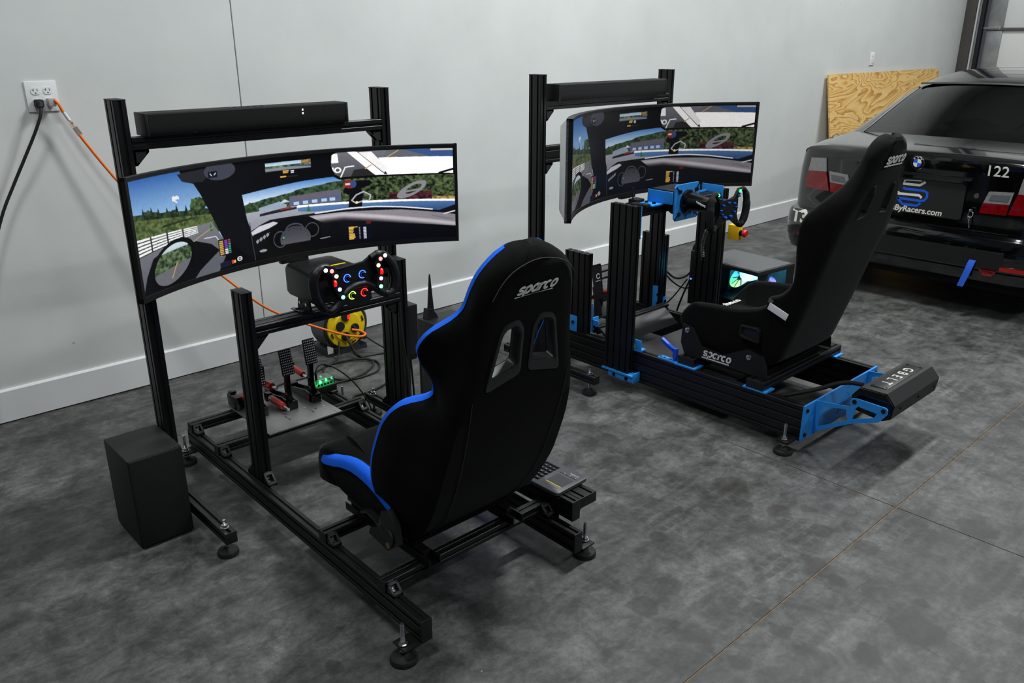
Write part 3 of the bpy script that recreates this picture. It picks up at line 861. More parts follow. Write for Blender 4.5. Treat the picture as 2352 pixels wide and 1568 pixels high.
    lum = (img @ np.array([.2126, .7152, .0722]))[..., None]
    img = lum + (img - lum) * .82
    img = 1.18 * np.clip(img, 0, None) ** 1.22
    return img.reshape(H, ss, W, ss, 3).mean((1, 3))
SCREEN = paint_screen()

def screen_mat(name, strength):
    m = bpy.data.materials.new(name); m.use_nodes = True
    nt = m.node_tree; b = nt.nodes['Principled BSDF']
    at = nt.nodes.new('ShaderNodeAttribute'); at.attribute_name = 'picture'
    b.inputs['Base Color'].default_value = (.006, .006, .007, 1)
    b.inputs['Roughness'].default_value = .3; b.inputs['Specular IOR Level'].default_value = .3
    nt.links.new(at.outputs['Color'], b.inputs['Emission Color'])
    b.inputs['Emission Strength'].default_value = strength
    return m

def monitor(label, xc, yc, zb, zt, hw, Rr, back_m, strength, depth=.035):
    sag = Rr - math.sqrt(Rr * Rr - hw * hw); cy = yc + sag - Rr; th0 = math.asin(hw / Rr)
    t = thing('curved_monitor', label, 'monitor', (xc, yc + sag, zb), 'curved monitors of the two rigs')
    def P(th, r, z): return (xc + r * math.sin(th), cy + r * math.cos(th), z)
    bz = .011
    # screen surface carrying the picture
    H, W = SCREEN.shape[:2]
    da = .012 / Rr
    mb = MB()
    vs = [P(-th0 + da + (2 * th0 - 2 * da) * i / (W - 1), Rr - .0005, zt - bz - (zt - zb - 2 * bz - .006) * j / (H - 1)) for j in range(H) for i in range(W)]
    fs = [(j * W + i, j * W + i + 1, (j + 1) * W + i + 1, (j + 1) * W + i) for j in range(H - 1) for i in range(W - 1)]
    mb.v, mb.f = vs, fs
    sc = mk('screen', mb, screen_mat('screen_glow_' + str(len(bpy.data.materials)), strength), t, smooth=0, recalc=False)
    ca = sc.data.color_attributes.new('picture', 'FLOAT_COLOR', 'POINT')
    arr = np.ones((H * W, 4), dtype=np.float32); arr[:, :3] = SCREEN.reshape(-1, 3)
    ca.data.foreach_set('color', arr.ravel())
    sc['label'] = 'lit screen showing a racing game cockpit view'
    # bezel: four curved bars round the screen
    n = 40
    def arcbar(z0, z1, r0, r1, a0, a1, n=n):
        b_ = MB(); rings = []
        for k in range(n + 1):
            th = a0 + (a1 - a0) * k / n
            rings.append([P(th, r0, z0), P(th, r0, z1), P(th, r1, z1), P(th, r1, z0)])
        return b_.loft(rings)
    b_ = arcbar(zt - bz, zt, Rr - .004, Rr + depth * .5, -th0, th0)
    for (z0, z1, a0, a1, k) in ((zb, zb + bz + .006, -th0, th0, n), (zb, zt, -th0, -th0 + da, 2), (zb, zt, th0 - da, th0, 2)):
        q = arcbar(z0, z1, Rr - .004, Rr + depth * .5, a0, a1, k); b_.add(q.v, q.f)
    mk('bezel', b_, PLAS, t, smooth=30)
    # rear shell, bulging behind the panel
    b_ = MB(); rings = []
    for k in range(n + 1):
        th = -th0 + 2 * th0 * k / n
        e = 1 - abs(k / n * 2 - 1) ** 6; g = depth * (.5 + .55 * e) + .03 * e
        c = .02 + .03 * e
        rings.append([P(th, Rr + depth * .3, zb + .003), P(th, Rr + depth * .3, zt - .003), P(th, Rr + depth * .55, zt - .004), P(th, Rr + g, zt - c), P(th, Rr + g, zb + c), P(th, Rr + depth * .55, zb + .004)])
    b_.loft(rings)
    mk('rear_shell', b_, back_m, t, smooth=40)
    b_ = MB(); b_.box(xc - .055, xc + .055, yc + sag - .004, yc + sag + .02, zb - .014, zb + .004, .003)
    mk('chin', b_, PLAS, t)
    b_ = MB(); b_.cyl((xc, yc + sag + depth + .02, (zb + zt) / 2), (xc, yc + sag + depth + .075, (zb + zt) / 2), .075, .06, n=28)
    mk('mount_hub', b_, PLAS, t)
    return t, yc + sag + depth + .075

def soundbar(label, x0, x1, y0, y1, z0, z1, led=None):
    t = thing('soundbar', label, 'soundbar', ((x0 + x1) / 2, (y0 + y1) / 2, z0), 'soundbars above the monitors')
    b_ = MB(); b_.prism([(y0 + .006, z0), (y1, z0), (y1, z1), (y0 + .004, z1), (y0, z1 - .004), (y0, z0 + .03), (y0 + .004, z0 + .004)], 'x', x0 + .012, x1 - .012)
    mk('grille', b_, mat('speaker_cloth', (10, 10, 11), .9, bump=.4, bscale=900), t)
    for (a, q) in ((x0, x0 + .0118), (x1 - .0118, x1)):
        c = MB(); c.box(a, q, y0 - .001, y1 + .001, z0 - .0002, z1 + .001, .004); mk('end_cap', c, PLAS, t)
    b_ = MB(); b_.box((x0 + x1) / 2 - .07, (x0 + x1) / 2 + .07, (y0 + y1) / 2 - .01, (y0 + y1) / 2 + .01, z1, z1 + .001)
    for k in range(5): b_.cyl(((x0 + x1) / 2 - .05 + k * .025, (y0 + y1) / 2, z1 + .001), ((x0 + x1) / 2 - .05 + k * .025, (y0 + y1) / 2, z1 + .0025), .006, n=10)
    mk('buttons', b_, DGREY, t)
    if led:
        b_ = MB()
        for dz in (.0, .012): b_.box(led - .0022, led + .0022, y0 - .0012, y0 + .002, z1 - .032 + dz, z1 - .026 + dz)
        mk('status_light', b_, mat('led_white', (255, 255, 255), .5, emit=(255, 255, 255), estr=3), t)

def monitor_stand(label, xl, xr, yp, ztop, yleg0, yleg1, zbeam, zmount, pw=.04, pd=.04, yback=None):
    """xl/xr: left edges of the posts, yp: front face of the posts"""
    t = thing('monitor_stand', label, 'stand', ((xl + xr) / 2, yp, 0), 'monitor stands of the two rigs')
    lz0, lz1 = .062, .102
    for x in (xl, xr):
        rail('post', (x, x + pw, yp, yp + pd, lz1 + .0005, ztop), 'z', t)
        l = rail('base_leg', (x, x + pw, yleg0, yleg1, lz0, lz1), 'y', t)
        for y in (yleg0 + .045, yleg1 - .045): level_foot(t, x + pw / 2, y, lz1, r=.036, stud_top=lz1 + .03)
        corner_bracket(t, (x + pw / 2, yp - .0004, lz1 + .0004), (0, -1, 0), (0, 0, 1)); corner_bracket(t, (x + pw / 2, yp + pd + .0004, lz1 + .0004), (0, 1, 0), (0, 0, 1))
    for zb_ in (zbeam, zmount):
        hgt = .04 if zb_ == zbeam else .08
        rail('crossbeam', (xl + pw + .0005, xr - .0005, yp + .0, yp + .04, zb_ - hgt, zb_), 'x', t, caps=False)
        corner_bracket(t, (xl + pw + .0006, yp + .02, zb_ - hgt - .0004), (1, 0, 0), (0, 0, -1), size=.05)
        corner_bracket(t, (xr - .0006, yp + .02, zb_ - hgt - .0004), (-1, 0, 0), (0, 0, -1), size=.05)
    xm = (xl + xr + pw) / 2
    b_ = MB(); b_.box(xm - .06, xm + .06, yback or yp - .03, yp - .0005, zmount - .10, zmount + .02, .003)
    mk('mount_plate', b_, PLAS, t)
    return t

# ================================================================= rig one: stand, screen, speaker bar
M1, m1back = monitor('widescreen curved monitor in front of the blue-edged seat, racing game on screen', 1.4175, 2.5, .897, 1.273, .614, 1.07, PLAS, .95)
monitor_stand('tall black extrusion monitor stand nearest the wall outlet', .905, 1.90, 2.80, 1.470, 2.375, 3.06, 1.352, 1.12, pd=.08, yback=m1back + .0005)
soundbar('long black soundbar with a small white status light above the nearer monitor', .985, 1.735, 2.775, 2.865, 1.3525, 1.425, led=1.545)

# subwoofer
t = thing('subwoofer', 'matte black box subwoofer on the floor beside the nearer rig', 'speaker', (.812, 2.75, 0))
b_ = MB(); b_.box(.718, .899, 2.642, 2.872, .008, .337, .004); mk('cabinet', b_, mat('sub_vinyl', (13, 13, 14), .6, bump=.25, bscale=450), t)
b_ = MB(); b_.box(.720, .897, 2.630, 2.643, .010, .336, .005); mk('front_grille', b_, mat('sub_cloth', (7, 7, 8), .95, bump=.4, bscale=900), t)
for x in (.74, .885):
    for y in (2.655, 2.85):
        b_ = MB(); b_.cyl((x, y, 0), (x, y, .009), .012, n=12); mk('rubber_foot', b_, RUB, t)
# ================================================================= rig one: frame
F1 = thing('cockpit_frame', 'low black extrusion cockpit frame under the blue-edged seat', 'frame', (1.435, 2.4, 0))
ZB, ZT = .05, .122
rail('base_rail', (1.102, 1.139, 1.56, 3.20, ZB, ZT), 'y', F1, skew=.022)
rail('base_rail', (1.733, 1.770, 1.565, 3.20, ZB, ZT), 'y', F1, skew=.022)
C0, C1 = ZT + .0005, ZT + .0375
for (y0, y1) in ((1.735, 1.775), (2.075, 2.115), (2.885, 2.925), (3.145, 3.185)):
    s = (y0 - 1.56) / 1.64 * .022
    rail('crossmember', (1.101 + s, 1.771 + s, y0, y1, C0, C1), 'x', F1)
    for (x, d) in ((1.121 + s, -1), (1.752 + s, -1)):
        corner_bracket(F1, (x, y0 - .0004, ZT + .0006), (0, -1, 0), (0, 0, 1))
# uprights and wheel beam
rail('upright', (1.142, 1.182, 2.570, 2.648, ZT + .0005, .844), 'z', F1)
rail('upright', (1.789, 1.829, 2.580, 2.658, ZB, .844), 'z', F1)
rail('wheel_beam', (1.1825, 1.7885, 2.572, 2.648, .681, .718), 'x', F1, caps=False)
corner_bracket(F1, (1.1826, 2.61, .6805), (1, 0, 0), (0, 0, -1), size=.055)
corner_bracket(F1, (1.7884, 2.61, .6805), (-1, 0, 0), (0, 0, -1), size=.055)
corner_bracket(F1, (1.162, 2.5696, ZT + .0006), (0, -1, 0), (0, 0, 1), size=.042)
corner_bracket(F1, (1.162, 2.6484, ZT + .0006), (0, 1, 0), (0, 0, 1), size=.042)
# feet on side brackets
for (x, y, bx) in ((1.060, 1.592, (1.045, 1.101)), (1.812, 1.592, (1.771, 1.828)), (1.085, 3.145, (1.068, 1.122)), (1.835, 3.145, (1.793, 1.850))):
    level_foot(F1, x, y, .056, r=.040, stud_top=.125, brk=(bx[0], bx[1], y - .03, y + .03, .048, .0545))
# side platform for the keyboard
rail('side_arm', (1.777, 1.814, 1.62, 2.08, .128, .200), 'y', F1)
rail('side_arm', (1.8145, 1.895, 1.62, 2.08, .163, .200), 'y', F1)
corner_bracket(F1, (1.8145, 1.655, .1625), (1, 0, 0), (0, 0, -1), size=.034)
for y in (1.70, 2.0):
    b_ = MB(); b_.box(1.7715, 1.7768, y - .02, y + .02, .07, .195, .001); mk('joining_plate', b_, ALU, F1)
# seat sliders
for x in (1.262, 1.604):
    b_ = MB()
    b_.box(x - .022, x + .022, 1.70, 2.16, C1 + .0005, C1 + .006, .001)
    b_.box(x - .022, x - .017, 1.70, 2.16, C1 + .004, C1 + .028, .001); b_.box(x + .017, x + .022, 1.70, 2.16, C1 + .004, C1 + .028, .001)
    b_.box(x - .013, x + .013, 1.74, 2.14, C1 + .010, C1 + .038, .002)
    s_ = mk('seat_slider', b_, ALU, F1)
    q = MB()
    for y in (1.76, 2.10): q.cyl((x, y, C1 + .006), (x, y, C1 + .012), .007, n=8)
    mk('bolt', q, CHROME, s_)

# ================================================================= seat one: reclining seat with blue bolster edges
def interp_tab(tab, x):
    k = sorted(tab); n = len(k)
    xs = np.array(k); ys = np.array([tab[q] for q in k], float)
    # monotone-ish cubic (finite-difference tangents)
    i = int(np.clip(np.searchsorted(xs, x) - 1, 0, n - 2))
    h = xs[i + 1] - xs[i]; t = (x - xs[i]) / h
    def tan(j):
        if j == 0: return (ys[1] - ys[0]) / (xs[1] - xs[0])
        if j == n - 1: return (ys[-1] - ys[-2]) / (xs[-1] - xs[-2])
        a = (ys[j] - ys[j - 1]) / (xs[j] - xs[j - 1]); c = (ys[j + 1] - ys[j]) / (xs[j + 1] - xs[j])
        return 0 if a * c <= 0 else 2 * a * c / (a + c)
    m0, m1 = tan(i) * h, tan(i + 1) * h
    return (2 * t ** 3 - 3 * t ** 2 + 1) * ys[i] + (t ** 3 - 2 * t ** 2 + t) * m0 + (-2 * t ** 3 + 3 * t ** 2) * ys[i + 1] + (t ** 3 - t ** 2) * m1

def shell_ring(c, d, w, h, wt, rim, ti, crown, X=1.0, edge=.045):
    """closed section of an upholstered shell; c centre of outer face, d inward direction (y,z)"""
    L = []; edge = min(edge, w * .5)
    # outer side, left tip -> right tip
    half = [(-wt, h), (-(wt * .45 + w * .55) - .004, h * .66), (-w - .002, h * .36), (-w + .006, h * .14 + .004), (-w + edge * .55, -.002), (-w + edge * 1.4, -crown * .45), (-w * .42, -crown * .9), (0, -crown)]
    L += half + [(-u, q) for u, q in reversed(half[:-1])]
    tip = [(wt - rim * .12, h + rim * .30), (wt - rim * .5, h + rim * .46), (wt - rim * .88, h + rim * .30), (wt - rim, h)]
    inn = tip + [((wt - rim) * .5 + (w - rim * 1.3) * .5, h * .62 + ti * .2), (w - rim * 1.45, max(h * .30, ti * .9) + ti * .2), (w * .62, ti + .004), (w * .3, ti), (0, ti)]
    L += inn + [(-u, q) for u, q in reversed(inn[:-1])]
    return [(X + u, c[0] + d[0] * q, c[1] + d[1] * q) for u, q in L]

B1 = Vector((1.435, 1.785, .22)); V1 = Vector((0, -.340, .940)).normalized(); N1 = Vector((0, -V1.z, V1.y))
S1d = {0: .00, .1: .055, .2: .08, .3: .09, .4: .09, .5: .085, .6: .072, .7: .048, .8: .030, .9: .016, .95: .006, .975: -.008, .995: -.035}
S1w = {0: .215, .1: .235, .2: .245, .3: .25, .4: .248, .5: .24, .6: .222, .7: .202, .8: .184, .83: .178, .87: .169, .905: .154, .935: .131, .958: .103, .972: .078, .982: .052, .988: .022}
S1t = {0: .20, .06: .225, .12: .262, .2: .284, .3: .296, .4: .296, .46: .286, .50: .262, .53: .222, .555: .208, .58: .210, .62: .228, .66: .254, .70: .266, .745: .254, .785: .20, .82: .166, .87: .158, .905: .146, .935: .124, .958: .096, .972: .072, .982: .048, .988: .02}
S1f = {0: .09, .1: .12, .2: .132, .3: .128, .4: .118, .46: .104, .50: .084, .53: .050, .555: .036, .6: .045, .66: .065, .7: .07, .75: .06, .80: .044, .85: .042, .95: .048, .975: .052, .995: .050}
seat1 = thing('racing_seat', 'black reclining sports seat with blue bolster edges and a white logo on its back', 'seat', (1.435, 1.9, .16))
rings = []
for k in range(84):
    v = .80 * k / 55 if k < 56 else .80 + .188 * math.sin((k - 55) / 28 * math.pi / 2)
    d = interp_tab(S1d, v); c = B1 + V1 * v + N1 * d
    h = d + interp_tab(S1f, v)
    rings.append(shell_ring((c.y, c.z), (-N1.y, -N1.z), interp_tab(S1w, v), max(h, .012), interp_tab(S1t, v), min(.05, interp_tab(S1t, v) * .6), (max(.035, min(.075, h * .7)) if v < .5 else max(.026, .075 - (v - .5) * .42)), .006, 1.435))
mb = MB(); mb.loft(rings)
back = mk('backrest', mb, FAB, seat1, smooth=50)
# harness openings cut right through the backrest
def on_back(u, v, off=0.0):
    p = B1 + V1 * v + N1 * (interp_tab(S1d, v) + off); return Vector((1.435 + u, p.y, p.z))
HL = [(-.118, .652), (-.028, .672), (-.030, .765), (-.046, .788), (-.078, .782), (-.090, .770)]
def soft(P, r=.35, n=3):
    out = []
    for i in range(len(P)):
        p = Vector(P[i]); a = Vector(P[i - 1]); c = Vector(P[(i + 1) % len(P)])
        p0 = p + (a - p) * min(r, .012 / max((a - p).length, 1e-6)); p1 = p + (c - p) * min(r, .012 / max((c - p).length, 1e-6))
        for k in range(n + 1):
            t = k / n; out.append(tuple((1 - t) ** 2 * p0 + 2 * t * (1 - t) * p + t * t * p1))
    return out
HOLES = [soft(HL), soft([(-u, v) for u, v in reversed(HL)])]
for H in HOLES:
    cb = MB()
    cb.loft([[tuple(on_back(u, v, .06)) for u, v in H], [tuple(on_back(u * 1.0, v, -.20)) for u, v in H]])
    cut = mk('cut', cb, FAB, None, smooth=0)
    md = back.modifiers.new('b', 'BOOLEAN'); md.operation = 'DIFFERENCE'; md.object = cut; md.solver = 'EXACT'
    bpy.context.view_layer.update()
    dg = bpy.context.evaluated_depsgraph_get()
    me = bpy.data.meshes.new_from_object(back.evaluated_get(dg))
    back.modifiers.clear(); old = back.data; back.data = me
    bpy.data.meshes.remove(old); bpy.data.objects.remove(cut, do_unlink=True)
for H in HOLES:
    fr_ = MB(); cx = sum(q[0] for q in H) / len(H); cz = sum(q[1] for q in H) / len(H)
    def sc(q, s, off): return tuple(on_back(cx + (q[0] - cx) * s, cz + (q[1] - cz) * s, off))
    rr = [[sc(q, 1.44, -.002), sc(q, 1.40, .0085), sc(q, 1.14, .011), sc(q, .98, .004), sc(q, .97, -.022), sc(q, 1.0, -.022), sc(q, 1.05, -.004)] for q in H]
    fr_.loft(rr, closed_path=True)
    mk('slot_bezel', fr_, mat('bezel_plastic', (36, 37, 38), .4), back, smooth=40)
lg = MB(); sparco(lg, frame(on_back(.004, .888, .0085), (1, 0, 0), tuple(V1 + N1 * .11)), .142, .0012)
mk('logo', lg, WPRINT, back, smooth=0)
# seams down the back panel
for s in (-1, 1):
    sb = MB(); sb.tube([tuple(on_back(s * u, v, .0065)) for u, v in ((.178, .60), (.176, .50), (.172, .40), (.168, .30), (.160, .20), (.150, .12), (.165, .05))], .0016, 5)
    mk('seam', sb, mat('seam_thread', (48, 48, 50), .8), back)
sb = MB(); sb.tube([tuple(on_back(u, v, .012)) for u, v in ((-.15, .885), (-.125, .925), (-.08, .955), (0, .968), (.08, .955), (.125, .925), (.15, .885))], .0014, 5)
mk('seam', sb, mat('seam_thread', (48, 48, 50), .8), back)
# blue edge strips following both wings
for s in (-1, 1):
    rr = []
    for k in range(60):
        v = .12 + (.975 - .12) * k / 59
        d = interp_tab(S1d, v); h = d + interp_tab(S1f, v); wt = interp_tab(S1t, v)
        rim = min(.05, wt * .6)
        c = B1 + V1 * v + N1 * d
        def pt(u, q): return (1.435 + s * u, c.y - N1.y * q, c.z - N1.z * q)
        o = .0018
        rr.append([pt(wt + o * .6, h + rim * .05), pt(wt - rim * .12 + o, h + rim * .30 + o), pt(wt - rim * .5, h + rim * .46 + o), pt(wt - rim * .86, h + rim * .32 + o), pt(wt - rim * .8, h + rim * .1), pt(wt - rim * .4, h + rim * .05)])
    mb = MB(); mb.loft(rr)
    mk('blue_edge', mb, BLUEF, back, smooth=60)
# seat base: same construction, running forward
Sb = [  # (y, z, dir angle deg, w, h, wt, ti)
    (1.765, .246, 80, .225, .072, .248, .05), (1.81, .240, 86, .238, .108, .258, .09), (1.89, .236, 90, .245, .152, .264, .115), (1.97, .236, 90, .245, .166, .265, .125), (2.04, .240, 90, .245, .154, .264, .135),
    (2.12, .255, 92, .242, .116, .262, .145), (2.18, .282, 95, .236, .074, .256, .122), (2.212, .310, 100, .228, .044, .245, .088), (2.228, .345, 106, .205, .016, .215, .040)]
def spl(tab, n):
    P = smooth_path([(*q[:3],) for q in tab], n); A = smooth_path([(*q[3:6],) for q in tab], n); T = smooth_path([(q[6], 0, 0) for q in tab], n)
    return [(p[0], p[1], p[2], a[0], a[1], a[2], t[0]) for p, a, t in zip(P, A, T)]
rings = []
for (y, z, an, w_, h, wt, ti) in spl(Sb, 6):
    rings.append(shell_ring((y, z), (math.cos(R_(an)), math.sin(R_(an))), w_, h, wt, .055, ti, .004, 1.435))
mb = MB(); mb.loft(rings); base = mk('seat_cushion', mb, FAB, seat1, smooth=50)
for s in (-1, 1):
    rr = []
    for (y, z, an, w_, h, wt, ti) in spl(Sb, 6)[4:-5]:
        dy, dz = math.cos(R_(an)), math.sin(R_(an)); rim = .055; o = .002
        def pt(u, q): return (1.435 + s * u, y + dy * q, z + dz * q)
        rr.append([pt(wt + o, h - .004), pt(wt - rim * .12 + o, h + rim * .30 + o), pt(wt - rim * .5, h + rim * .46 + o), pt(wt - rim * .62, h + rim * .41 + o), pt(wt - rim * .55, h + rim * .1), pt(wt - rim * .2, h)])
    mb = MB(); mb.loft(rr); mk('blue_edge', mb, BLUEF, base, smooth=60)
mb = MB(); mb.tube([(1.235, 1.93, .3765), (1.233, 2.03, .3855), (1.233, 2.10, .3935)], .0016, 5); mk('seam', mb, BLUEF, base)
rr = []
for (y, zt_, hw_) in ((1.77, .345, .19), (1.80, .362, .205), (1.90, .374, .212), (2.03, .388, .214), (2.10, .401, .230), (2.165, .406, .244), (2.205, .399, .247), (2.228, .376, .244), (2.236, .34, .236)):
    rr.append([(1.435 + u * hw_, y, zz_) for u, zz_ in ((-1, .275), (-1.0, zt_ - .030), (-.985, zt_ - .012), (-.94, zt_ - .002), (-.6, zt_ + .002), (0, zt_), (.6, zt_ + .002), (.94, zt_ - .002), (.985, zt_ - .012), (1.0, zt_ - .030), (1, .275))])
mb = MB(); mb.loft(rr); mk('cushion_pad', mb, FAB, seat1, smooth=50)
mb = MB(); mb.tube([(1.25, 2.10, .3945), (1.435, 2.10, .3925), (1.62, 2.10, .3945)], .0022, 6); mk('seam', mb, mat('seam_thread', (48, 48, 50), .8), base)
# recliner covers and release lever
for s in (-1, 1):
    x = 1.435 + s * .262
    mb = MB(); mb.prism([(1.80, .210), (1.90, .225), (1.89, .25), (1.85, .27), (1.825, .335), (1.79, .350), (1.755, .31), (1.748, .25)], 'x', x - .010, x + .010)
    cv = mk('recliner_cover', mb, mat('recliner_plastic', (13, 13, 14), .42), seat1, smooth=40)
    mb = MB(); mb.cyl((x - .016 * 1, 1.79, .262), (x + .016, 1.79, .262), .026, n=20); mk('hinge_cap', mb, CAPM, cv)
mb = MB()
mb.loft([[(1.168 + a, y, z + b) for a, b in ((-.010, -.004), (.010, -.004), (.010, .004), (-.010, .004))] for y, z in ((1.935, .285), (1.90, .300), (1.86, .292), (1.82, .268), (1.795, .246))])
mk('recliner_lever', mb, mat('lever_satin', (34, 35, 36), .25, .3), seat1, smooth=60)
mb = MB(); mb.cyl((1.156, 1.79, .236), (1.170, 1.79, .236), .010, n=16); mk('hinge_bolt', mb, mat('brass_bolt', (150, 140, 100), .35, .8), seat1)
mb = MB(); mb.box(1.262 - .02, 1.262 + .02, 1.78, 2.15, .198, .240, .003); mb.box(1.604 - .02, 1.604 + .02, 1.78, 2.15, .198, .240, .003); mk('mount_rail', mb, ALU, seat1)
mb = MB(); mb.prism([(1.775, .205), (1.80, .195), (1.80, .25), (1.765, .262), (1.757, .235)], 'x', 1.235, 1.635); mk('rear_valance', mb, FAB, seat1, smooth=40)
# ================================================================= rig one: pedals
ped = thing('pedal_set', 'three pedals with white-dotted faces on a bare metal plate', 'pedals', (1.48, 3.03, .16))
b_ = MB(); b_.box(1.312, 1.646, 2.835, 3.226, .1602, .1662, .001)
plate = mk('base_plate', b_, STEEL, ped)
b_ = MB()
for (x, y) in ((1.33, 2.86), (1.628, 2.86), (1.615, 2.93), (1.575, 2.93), (1.545, 2.97), (1.33, 3.2), (1.628, 3.2)):
    b_.cyl((x, y, .1660), (x, y, .1675), .006, n=12)
for x in (1.44, 1.55): b_.box(x - .003, x + .003, 2.90, 2.95, .1660, .1668)
mk('screws', b_, CHROME, plate)
DOT = mat('white_dots', (240, 240, 240), .5)
def pedal(x, face_z, tilt, y0=3.0, face=True):
    # channel frame
    b_ = MB()
    for s in (-1, 1): b_.prism([(y0 - .01, .1665), (y0 + .21, .1665), (y0 + .21, .185), (y0 + .04, .212), (y0 - .01, .205)], 'x', x + s * .019 - .003, x + s * .019 + .003)
    b_.box(x - .022, x + .022, y0 - .018, y0 + .012, .1665, .205, .002); b_.box(x - .016, x + .016, y0 + .17, y0 + .21, .1665, .20, .002)
    fr_ = mk('pedal_frame', b_, GLOSS, ped)
    b_ = MB(); b_.cyl((x - .026, y0 + .012, .188), (x + .026, y0 + .012, .188), .007, n=12); mk('pivot_pin', b_, RED, fr_)
    # arm
    b_ = MB(); b_.prism([(y0 - .008, .175), (y0 + .018, .175), (y0 + .030, .25), (y0 + .022, face_z - .03), (y0 + .005, face_z - .03), (y0 + .010, .25)], 'x', x - .010, x + .010)
    arm = mk('pedal_arm', b_, GLOSS, ped)
    b_ = MB()
    for k in range(4): b_.cyl((x - .0106, y0 + .016, .205 + k * .024), (x + .0106, y0 + .016, .205 + k * .024), .004, n=8)
    mk('arm_screws', b_, CHROME, arm)
    # face
    M = frame((x, y0 + .008, face_z + .02), (1, 0, 0), (0, math.sin(R_(tilt)), math.cos(R_(tilt))))
    b_ = MB(); b_.M = M; b_.box(-.028, .028, -.056, .056, -.004, .004, .0035)
    fc = mk('pedal_face', b_, mat('pedal_black', (12, 12, 13), .35), ped)
    b_ = MB(); b_.M = M
    for i in range(6):
        for j in range(10): b_.cyl((-.0215 + i * .0086, -.0475 + j * .0105, .0038), (-.0215 + i * .0086, -.0475 + j * .0105, .0054), .0027, n=8)
    mk('grip_studs', b_, DOT, fc, smooth=0)
pedal(1.500, .355, 12); pedal(1.612, .375, 10); pedal(1.375, .335, 14, y0=3.02)
def damper(p0, p1, r=.013, body=RED):
    p0, p1 = Vector(p0), Vector(p1); d = p1 - p0
    b_ = MB(); b_.rev([(p0 + d * .25, r), (p0 + d * .75, r), (p0 + d * .80, r * .8)], 18); q = mk('damper_body', b_, body, ped)
    b_ = MB(); b_.cyl(p0, p0 + d * .26, r * .45, n=12); b_.cyl(p0 + d * .78, p1, r * .45, n=12)
    for k in range(4): b_.cyl(p0 + d * (.77 + k * .035), p0 + d * (.785 + k * .035), r * .9, n=14)
    mk('damper_rod', b_, CHROME, q)
    b_ = MB(); b_.box(p1.x - .014, p1.x + .014, p1.y - .012, p1.y + .016, p1.z - .018, p1.z + .018, .004); mk('damper_mount', b_, GLOSS, q)
damper((1.600, 3.03, .272), (1.600, 3.17, .285)); damper((1.455, 3.03, .262), (1.445, 3.17, .255), .016); damper((1.375, 3.05, .215), (1.335, 3.20, .215), .012)
damper((1.463, 2.955, .188), (1.452, 3.11, .200), .015, mat('red_canister', (190, 40, 24), .35))
b_ = MB(); b_.box(1.418, 1.462, 3.14, 3.185, .275, .33, .004); b_.cyl((1.44, 3.163, .33), (1.44, 3.163, .337), .02, n=16); mk('fluid_reservoir', b_, PLAS, ped)
b_ = MB(); b_.box(1.315, 1.345, 3.13, 3.215, .1665, .225, .004); mk('load_cell_block', b_, GLOSS, ped)

cb = thing('control_box', 'small clear pedal controller box glowing green beside the pedals', 'controller', (1.70, 3.10, .16))
b_ = MB(); b_.box(1.657, 1.757, 3.055, 3.139, .1605, .192, .003); mk('tray', b_, PLAS, cb)
b_ = MB(); b_.box(1.662, 1.748, 3.062, 3.132, .1925, .196, .001); mk('circuit_board', b_, mat('pcb_green', (20, 96, 48), .4, emit=(40, 220, 110), estr=.35), cb)
b_ = MB()
for k in range(5): b_.box(1.668 + k * .016, 1.677 + k * .016, 3.064, 3.072, .1955, .2035, .001)
mk('connectors', b_, DGREY, cb)
b_ = MB(); b_.cyl((1.70, 3.10, .196), (1.70, 3.10, .203), .005, n=10); b_.cyl((1.735, 3.11, .196), (1.735, 3.11, .201), .004, n=10); b_.cyl((1.672, 3.075, .196), (1.672, 3.075, .201), .003, n=10)
mk('status_leds', b_, mat('led_green', (40, 255, 120), .5, emit=(60, 255, 130), estr=14), cb)
cl = mat('clear_acrylic', (235, 240, 238), .08, trans=1.0)
b_ = MB()
b_.box(1.660, 1.662, 3.060, 3.134, .1925, .222); b_.box(1.749, 1.751, 3.060, 3.134, .1925, .222); b_.box(1.662, 1.749, 3.060, 3.062, .1925, .222); b_.box(1.662, 1.749, 3.132, 3.134, .1925, .222); b_.box(1.660, 1.751, 3.060, 3.134, .222, .2245)
mk('clear_cover', b_, cl, cb, smooth=0)
b_ = MB(); b_.tube([(1.668, 3.075, .23), (1.668, 3.075, .262), (1.69, 3.085, .285), (1.73, 3.09, .28), (1.785, 3.06, .24), (1.83, 3.02, .18), (1.86, 2.97, .10), (1.88, 2.95, .012), (1.90, 2.90, .006)], .0035, 8); b_.cyl((1.668, 3.075, .225), (1.668, 3.075, .255), .006, n=10); b_.cyl((1.722, 3.092, .281), (1.752, 3.082, .268), .0065, n=10)
mk('lead', b_, RUB, cb, smooth=60)

# ================================================================= rig one: wheel base and wheel
wbs = thing('wheel_base', 'black direct drive motor with a yellow stripe bolted to the beam', 'wheel base', (1.475, 2.61, .718))
b_ = MB()
def rr_box(mb, x0, x1, z0, z1, y0, y1, r):
    P = []
    for (cx, cz, a0) in ((x1 - r, z1 - r, 0), (x0 + r, z1 - r, 90), (x0 + r, z0 + r, 180), (x1 - r, z0 + r, 270)):
        for k in range(5): P.append((cx + r * math.cos(R_(a0 + 22.5 * k)), cz + r * math.sin(R_(a0 + 22.5 * k))))
    cx, cz = (x0 + x1) / 2, (z0 + z1) / 2
    q = [[(cx + (p[0] - cx) * s, y, cz + (p[1] - cz) * s) for p in P] for y, s in ((y0, .90), (y0 + .006, .965), (y0 + .02, 1), (y1 - .02, 1), (y1 - .006, .965), (y1, .90))]
    mb.loft(q)
rr_box(b_, 1.372, 1.575, .765, .885, 2.50, 2.70, .022)
